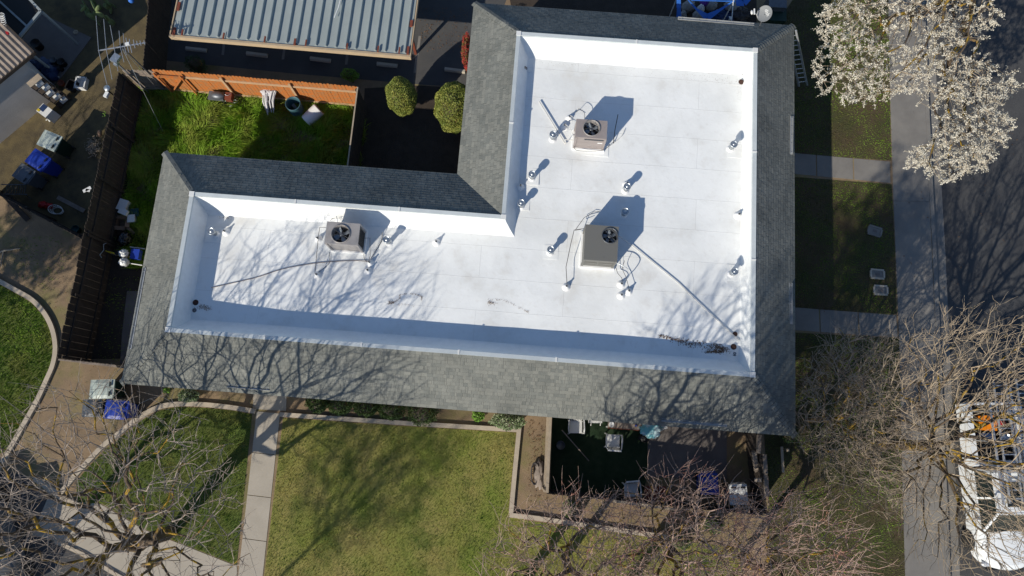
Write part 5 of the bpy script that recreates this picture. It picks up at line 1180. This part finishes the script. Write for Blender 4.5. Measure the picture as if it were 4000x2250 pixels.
for x, y, r0, m, lb, s in ((2688, 25, .26, 'rock', 'large pale bag at the left under the blue canopy', 1), (2780, 22, .22, 'rock', 'pale round bag beside the purple bag', 2), (2727, 62, .24, 'rock', 'low pale bag against the eave under the canopy', 3), (2666, 62, .15, 'rock', 'small pale bag behind the blue canopy leg', 4), (2860, 20, .3, 'rock', 'wide pale bag right of the canopy centre', 5), (2851, 72, .09, 'white_plastic', 'small white round jug near the canopy pole', 6), (2735, 38, .16, 'white_plastic', 'bright white carton under the canopy', 7), (2755, 8, .2, 'purple', 'shiny purple bag under the blue canopy', 8)):
    single('bag', MB().blob(G(x, y, .35), (r0, r0*.85, .3 if r0 > .12 else .1), 4, .14, 3, seed=s*2.1, flat=-.34), M[m], lb, 'bag', gk)
for x, y, lb, s in ((2890, 55, 'dark heap of junk right of the canopy pole', 3), (2820, 65, 'dark purple heap under the canopy centre', 5)):
    single('junk_heap', MB().blob(G(x, y, .2), (.4, .3, .2), 5, .35, 4, seed=s, flat=-.19), M['navy'] if s == 5 else M['cable'], lb, 'junk heap')
box_thing(3038, 5, 0, (.7, .55, .8), PSI, 'galv_dark', 'dark lidded box at the top edge right of the dish', 'box', 'storage_box')
box_thing(3035, 55, 0, (.75, .6, .5), PSI, 'green_plastic', 'dark green box below the lidded box right of the dish', 'box', 'storage_box')
dc = G(2988, 55, HE+.75); ds = thing('satellite_dish', 'grey oval satellite dish with white receiver arm at the upper eave', 'satellite dish', (dc.x, dc.y, HE))
dm = Matrix.Translation(dc) @ Matrix.Rotation(R(14), 4, 'Z') @ Matrix.Rotation(R(-38), 4, 'Y')
q = MB(); n = 28
for rr_ in range(5):
    r0, r1 = rr_/5, (rr_+1)/5
    for k in range(n):
        f = lambda r, a: dm @ Vector((.27*r*math.cos(a), .29*r*math.sin(a), .06*r*r))
        a0, a1 = 2*math.pi*k/n, 2*math.pi*(k+1)/n; q.add([f(r0, a0), f(r1, a0), f(r1, a1), f(r0, a1)], [(0, 1, 2, 3)], smooth=True)
rim = [dm @ Vector((.27*math.cos(2*math.pi*k/n), .29*math.sin(2*math.pi*k/n), .06)) for k in range(n+1)]; q.tube(rim, .010, 5)
dsh = q.build('dish', M['dishgrey'], ds)
fc = bpy.data.curves.new('txt', 'FONT'); fc.body = 'dish'; fc.size = .17; fc.align_x = 'CENTER'; fc.align_y = 'CENTER'; fc.extrude = .002
tmp = bpy.data.objects.new('txt', fc); sc.collection.objects.link(tmp); dg = bpy.context.evaluated_depsgraph_get(); me = bpy.data.meshes.new_from_object(tmp.evaluated_get(dg)); bpy.data.objects.remove(tmp)
lm_ = Matrix.Translation(-Vector(ds.location)) @ dm @ Matrix.Translation((.09, .0, .022)) @ Matrix.Rotation(R(-90), 4, 'Z'); me.transform(lm_); me.materials.clear(); me.materials.append(M['label_white']); lo_ = bpy.data.objects.new('lettering', me); sc.collection.objects.link(lo_); lo_.parent = ds
ar = MB().tube([dm @ Vector((-.26, .0, .02)), dm @ Vector((-.22, .02, .3))+Vector((-.0, 0, 0)), G(2945, 52, HE+.95)], .014, 6); ar.build('arm', M['trim_white'], ds)
MB().blob(G(2937, 48, HE+.95), (.045, .09, .045), 2, .1, 2).tube([G(2947, 35, HE+.98), G(2947, 55, HE+.98)], .03, 8).build('receiver', M['trim_white'], ds); MB().tube([dc, (dc.x, dc.y-.12, HE+.2)], .025, 6).build('mount', M['galv_dark'], ds)
# ladder leaning at the upper right corner
ld = MB(); a0, a1 = G(3086, 122, HE+.25), G(3140, 338, .02); b0, b1 = a0+Vector((.34, .05, 0)), a1+Vector((.34, .05, 0))
a0 -= Vector((.12, 0, 0)); a1 -= Vector((.2, 0, 0)); b0 -= Vector((.12, 0, 0)); b1 -= Vector((.2, 0, 0))
ld.bar(a0, a1, .03, .07); ld.bar(b0, b1, .03, .07)
for k in range(1, 12): t_ = k/12; ld.tube([a0.lerp(a1, t_), b0.lerp(b1, t_)], .014, 6)
single('ladder', ld, M['alu'], 'aluminium ladder leaning on the upper right roof corner', 'ladder')
# ------------------------------------------------------------------ utility covers in the grass strip
for x, y, rz, m, lb, fl in ((3416, 903, -18, 'sidewalk', 'grey broken utility cover, highest and most tilted of three in the grass', 0), (3426, 1071, -4, 'concrete', 'pale framed utility cover, middle of three in the grass', 1), (3439, 1134, -3, 'concrete', 'pale framed utility cover nearest the lower path', 1)):
    p = G(x, y, .02); t = thing('utility_cover', lb, 'utility cover', (p.x, p.y, 0), R(rz), 'utility covers in the grass strip')
    a, b = (.50, .33); f = MB()
    for (cx, cy, sx, sy) in ((0, b/2, a, .07), (0, -b/2, a, .07), (a/2, 0, .07, b-.07), (-a/2, 0, .07, b-.07)): f.box((cx, cy, .035), (sx, sy, .07))
    f.build('cover_frame', M[m], t, False); lid_ = MB().box((0, 0, .03), (a-.08, b-.08, .05)).build('lid', M['sidewalk'], t, False); MB().box((0, 0, .058), (.17, .10, .008)).build('plate', M['slab'], lid_, False)
# ------------------------------------------------------------------ patio furniture
def plastic_chair(px, py, rz, lb, m='white_plastic', slats=False):
    p = G(px, py, .43); t = thing('garden_chair', lb, 'chair', (p.x, p.y, 0), rz, 'white plastic garden chairs')
    s = MB()
    s.box((0, .0, .43), (.44, .44, .025))
    s.build('seat', M[m], t, False)
    b = MB()
    for k in range(7): x = -.165+k*.055; b.bar((x, .21, .46), (x*1.1, .33, .84), .032, .015, (0, 1, .3))
    b.bar((-.24, .335, .86), (.24, .335, .86), .05, .07); b.bar((-.2, .205, .47), (.2, .205, .47), .03, .03); b.build('backrest', M[m], t, False)
    for sx in (-1, 1):
        MB().tube([(sx*.25, -.22, .42), (sx*.27, -.22, .64), (sx*.285, -.05, .67), (sx*.27, .24, .69), (sx*.24, .3, .8)], [.02, .028, .03, .028, .02], 6).build('armrest', M[m], t, False)
        for sy in (-1, 1): MB().bar((sx*.22, sy*.2, .43), (sx*.25, sy*.25, 0), .05, .035, (0, 1, 0)).build('leg', M[m], t, False)
plastic_chair(2250, 1668, R(0), 'white plastic armchair half under the eave at the left of the patio')
plastic_chair(2396, 1722, R(176), 'white plastic chair with slatted seat in the open part of the patio')
plastic_chair(2468, 1915, R(5), 'white striped plastic chair at the bottom of the patio by the fence')
fl = MB()
for x in (2308, 2345): fl.tube([G(x, 1662, .05), G(x+2, 1640, .45)], .018, 6)
fl.box(G(2325, 1636, .45), (.5, .3, .03)); single('stool', fl, M['white_plastic'], 'white stool mostly hidden under the eave, its legs showing', 'stool')
tb = thing('side_table', 'low worn table along the eave with odds and ends', 'table', G(2435, 1668, 0), PSI)
MB().box((0, .1, .7), (1.35, .36, .03)).build('tabletop', M['grey_wood'], tb, False); MB().box((0, -.085, .69), (1.34, .02, .07)).build('edge_trim', M['rust_red'], tb, False)
for sx in (-1, 1):
    for sy in (-1, 1): MB().box((sx*.62, .1+sy*.14, .34), (.05, .05, .68)).build('leg', M['white_plastic'], tb, False)
lathe_thing('plate', 2389, 1658, .74, [(.001, .717), (.08, .717), (.10, .74), (.09, .735), (.001, .725)], 'white_plastic', 'round white plate on the low worn table', 'plate')
lathe_thing('bottle', 2484, 1662, .78, [(.001, .717), (.035, .717), (.035, .85), (.015, .88), (.015, .92), (.001, .92)], 'blue_plastic', 'blue bottle on the low worn table', 'bottle', n=12)
single('towel', MB().blob(G(2545, 1678, .72), (.36, .26, .05), 5, .3, 4, seed=2).blob(G(2537, 1696, .62), (.16, .14, .08), 4, .3, 4, seed=3).box(G(2550, 1685, .3), (.1, .1, .6)), M['turquoise'], 'turquoise and white towel heaped at the right of the worn table', 'towel')
single('paper', MB().box(G(2590, 1670, .5), (.22, .14, .02), .3).box(G(2590, 1670, .25), (.2, .12, .5), .3), M['label_white'], 'small white carton beside the towel', 'carton')
single('pot', MB().lathe(Vector((*G(2190, 1739, .2).xy, 0)), pot(.15, .2), 16), M['grey_plastic'], 'dim round basin in the dark left side of the patio', 'basin')
single('dark_bag', MB().blob(G(2515, 1712, .15), (.2, .16, .14), 3, .3, 3, seed=5, flat=-.14), M['black'], 'black bag on the turf below the towel', 'bag')
single('plank', MB().bar(G(2195, 1680, .9), G(2300, 1800, .1), .035, .03), M['grey_wood'], 'thin stick leaning across the dark turf', 'stick')
hd = MB(); 
for k in range(3): hd.tube([G(2088, 1850, .1)+Vector((.12*math.cos(a*.5), (.34+.03*k)*math.sin(a*.5), .02*k)) for a in range(14)], .022, 6)
single('garden_hose', hd, M['cable'], 'dark coiled hose on the soil left of the patio fence', 'hose')
single('rubble', MB().blob(G(2110, 1850, .1), (.2, .5, .12), 4, .4, 5, seed=8, flat=-.09), M['grey_wood'], 'brown brush heap against the left patio fence', 'brush heap')
single('brown_box', MB().box(G(2560, 1930, .3), (.7, .5, .5)).box(G(2560, 1930, .56), (.74, .54, .03)), M['rust_red'], 'dark red-brown chest between the striped chair and the blue bin', 'chest')
# ------------------------------------------------------------------ white service truck
tx = G(3900, 2228, .7); TR = thing('service_truck', 'white pickup truck with ladder rack parked at the lower right', 'truck', (tx.x+.38, tx.y, -.16), R(1.2))
TR.rotation_euler.z = R(1.0); mtw = 'truck'; Wt = 2.0
def sect(prof, y0, mbx, n=12):
    pass
body = MB()
# loft of half-width / height cross-sections along y (front = 0, rear = 5.7)
secs = [(0.0, .62, .55, .80), (.06, .80, .45, .92), (.20, .92, .38, 1.0), (.55, .98, .36, 1.06), (1.0, .99, .36, 1.10), (1.45, .99, .36, 1.14)]
ring = []
for y, hw, zb, zt in secs:
    ring.append([(-hw, y, zb), (-hw*1.0, y, (zb+zt)/2), (-hw*.97, y, zt-.1), (-hw*.86, y, zt-.02), (-hw*.45, y, zt+.03), (0, y, zt+.045), (hw*.45, y, zt+.03), (hw*.86, y, zt-.02), (hw*.97, y, zt-.1), (hw, y, (zb+zt)/2), (hw, y, zb)])
ring = [[(x, y+.34*abs(x)**2.2*max(0, 1-y/1.2), z) for x, y, z in r_] for r_ in ring]
for a, b in zip(ring, ring[1:]): body.add(a+b, [(k, k+1, 12+k-0, 11+k) for k in range(10)], smooth=True)
body.add(ring[0], [tuple(range(11))[::-1]])
body.box((0, 2.55, .75), (1.98, 2.3, .78)); TRb = body.build('body', M[mtw], TR, False)
cabm = MB(); # cab greenhouse
zc, zr = 1.14, 1.78
lo4 = [(-.95, 1.30), (.95, 1.30), (.95, 3.45), (-.95, 3.45)]; hi4 = [(-.72, 2.0), (.72, 2.0), (.74, 3.30), (-.74, 3.30)]
gm_ = MB(); gm_.add([(x, y, zc) for x, y in lo4]+[(x, y, zr-.02) for x, y in hi4], [(0, 1, 5, 4), (1, 2, 6, 5), (2, 3, 7, 6), (3, 0, 4, 7)]); gm_.build('window', M['glass'], TR, False)
rfm = MB(); nx = 10
for i in range(nx):
    for j in range(8):
        f = lambda a, b: (-.74+1.48*a/nx, 1.96+1.36*b/8, zr+.035*math.sin(math.pi*a/nx)*math.sin(math.pi*(b+.6)/9.2)); rfm.add([f(i, j), f(i+1, j), f(i+1, j+1), f(i, j+1)], [(0, 1, 2, 3)], smooth=True)
for sx in (-1, 1): rfm.bar((sx*.95, 1.3, zc+.01), (sx*.73, 2.0, zr), .07, .05); rfm.bar((sx*.74, 1.97, zr), (sx*.75, 3.32, zr), .05, .06); rfm.bar((sx*.95, 3.44, zc), (sx*.75, 3.3, zr), .07, .06); rfm.bar((sx*.955, 2.45, zc), (sx*.745, 2.5, zr), .06, .04)
rfm.bar((-.74, 1.98, zr), (.74, 1.98, zr), .06, .05); rfm.bar((-.74, 3.31, zr), (.74, 3.31, zr), .06, .05); rfm.build('roof', M[mtw], TR, False)
MB().box((.02, 2.62, zr+.05), (.86, .82, .02)).build('sunroof', M['glass'], TR, False)
bed = MB()
for sx in (-1, 1): bed.box((sx*.93, 4.6, .92), (.13, 2.15, .56)); bed.box((sx*.90, 4.6, 1.215), (.20, 2.15, .035))
bed.box((0, 5.68, .9), (1.9, .08, .5)); bed.box((0, 3.55, .95), (1.9, .06, .6)); bed.build('bed', M[mtw], TR, False); MB().box((0, 4.6, .62), (1.72, 2.05, .04)).build('bed_floor', M['inside'], TR, False)
for y in (.95, 4.75):
    for sx in (-1, 1): MB().lathe(None, [(.001, -.12), (.2, -.12), (.36, -.11), (.38, -.05), (.38, .05), (.36, .11), (.2, .12), (.001, .12)], 22, M=Matrix.Translation((sx*.90, y, .38)) @ Matrix.Rotation(R(90), 4, 'Y')).build('wheel', M['rubber'], TR, False)
for sx in (-1, 1): MB().blob((sx*.78, .22, .84), (.17, .10, .09), 3, .02, 1).build('headlight', M['lamp'], TR, False)
for sx in (-1, 1): MB().blob((sx*1.08, 1.72, 1.12), (.12, .07, .09), 2, .04, 1).bar((sx*.94, 1.72, 1.08), (sx*1.02, 1.72, 1.1), .04, .03).build('wing_mirror', M[mtw], TR, False)
MB().box((0, .01, .6), (1.2, .05, .2)).build('grille', M['black'], TR, False); wp = MB()
for sx in (-.35, .25): wp.bar((sx, 1.34, 1.2), (sx+.5, 1.55, 1.36), .02, .02)
wp.build('wiper', M['black'], TR, False)
rkm = MB(); zk = 2.02
for sx in (-.68, .1, .72): rkm.bar((sx, 2.3, zk), (sx, 6.2, zk), .06, .05)
for y in (2.5, 3.4, 4.4, 5.4): rkm.bar((-.85, y, zk-.06), (.85, y, zk-.06), .05, .05); rkm.bar((-.85, y, zk-.06), (-.9, y, 1.2 if y > 3.5 else zr), .04, .04); rkm.bar((.85, y, zk-.06), (.9, y, 1.2 if y > 3.5 else zr), .04, .04)
rkm.build('roof_rack', M['alu'], TR, False)
def on_truck(v): return Matrix.Translation(TR.location) @ Matrix.Rotation(TR.rotation_euler.z, 4, 'Z') @ Vector(v)
ldm = MB()
for sx in (-.5, -.08): ldm.bar(on_truck((sx, 2.35, zk+.07)), on_truck((sx, 6.4, zk+.07)), .03, .08)
for k in range(14): y = 2.5+k*.29; ldm.bar(on_truck((-.5, y, zk+.07)), on_truck((-.08, y, zk+.07)), .035, .03)
single('ladder', ldm, M['alu'], 'aluminium ladder tied on the truck\'s left rack', 'ladder', 'ladders on the truck rack')
ldm = MB()
for sx in (.3, .66): ldm.bar(on_truck((sx, 3.0, zk+.07)), on_truck((sx, 6.5, zk+.07)), .03, .08)
for k in range(12): y = 3.1+k*.29; ldm.bar(on_truck((.3, y, zk+.07)), on_truck((.66, y, zk+.07)), .035, .03)
single('ladder', ldm, M['alu'], 'second aluminium ladder on the truck rack at the photo\'s edge', 'ladder', 'ladders on the truck rack')
pz = on_truck((-.12, 5.0, .64)); single('toolbox', MB().box(pz+Vector((0, 0, .22)), (.40, .50, .42)).box(pz+Vector((0, 0, .45)), (.43, .53, .04)).bar(pz+Vector((-.12, 0, .5)), pz+Vector((.12, 0, .5)), .03, .03), M['orange'], 'bright orange box in the truck bed', 'box')
pz = on_truck((-.15, 4.5, .64)); single('toolbox', MB().box(pz+Vector((0, 0, .15)), (.42, .28, .3)).box(pz+Vector((0, 0, .31)), (.44, .30, .03)), M['navy'], 'dark blue box in the truck bed next to the orange one', 'box')
pz = on_truck((.42, 5.0, .64)); single('fuel_can', MB().box(pz+Vector((0, 0, .15)), (.22, .14, .3)).tube([pz+Vector((0, 0, .3)), pz+Vector((.05, 0, .38))], .03, 8), M['red'], 'small red can in the truck bed', 'can')
pz = on_truck((.45, 4.5, .64)); single('bucket', MB().lathe(pz, pot(.17, .3), 18), M['galv'], 'grey bucket in the truck bed', 'bucket')
# dark car at the bottom left edge
dcar = G(-25, 2130, 1.0); DC = thing('parked_car', 'dark parked car just showing at the bottom left edge', 'car', (dcar.x-.6, dcar.y, 0), R(-62))
cb_ = MB(); cs = [(-2.2, .6, .5, .7), (-2.0, .82, .3, .86), (-1.0, .9, .28, .95), (0, .9, .28, .98), (1.2, .9, .28, .95), (2.0, .84, .3, .88), (2.2, .62, .5, .72)]; rg_ = []
for x, hw, zb, zt in cs: rg_.append([(x, -hw, zb), (x, -hw, zt-.12), (x, -hw*.85, zt), (x, 0, zt+.03), (x, hw*.85, zt), (x, hw, zt-.12), (x, hw, zb)])
for a, b in zip(rg_, rg_[1:]): cb_.add(a+b, [(k, 7+k, 8+k, k+1) for k in range(6)], smooth=True)
cb_.add(rg_[0], [tuple(range(7))]); cb_.add(rg_[-1], [tuple(range(7))[::-1]]); cb_.build('body', M['grey_plastic'], DC, False)
MB().add([(-1.2, -.8, .96), (.9, -.8, .96), (.9, .8, .96), (-1.2, .8, .96), (-.7, -.6, 1.4), (.4, -.6, 1.4), (.4, .6, 1.4), (-.7, .6, 1.4)], [(0, 1, 5, 4), (1, 2, 6, 5), (2, 3, 7, 6), (3, 0, 4, 7)]).build('window', M['glass'], DC, False)
MB().box((-.15, 0, 1.41), (1.12, 1.22, .04)).build('roof', M['grey_plastic'], DC, False)
for x in (-1.35, 1.35):
    for s in (-1, 1): MB().lathe(None, [(.001, -.1), (.31, -.09), (.32, 0), (.31, .09), (.001, .1)], 20, M=Matrix.Translation((x, s*.82, .32)) @ Matrix.Rotation(R(90), 4, 'X')).build('wheel', M['rubber'], DC, False)
# fallen branch on the bare soil
single('fallen_branch', MB().tube([G(0, 985, .06), G(18, 978, .1), G(45, 975, .08), G(82, 970, .05)], [.035, .04, .03, .018], 6).tube([G(14, 978, .09), G(10, 1000, .06), G(4, 1025, .05), G(10, 1048, .03)], [.03, .024, .02, .01], 6), M['pale_wood'], 'pale broken branch lying on the bare soil at the left edge', 'branch')
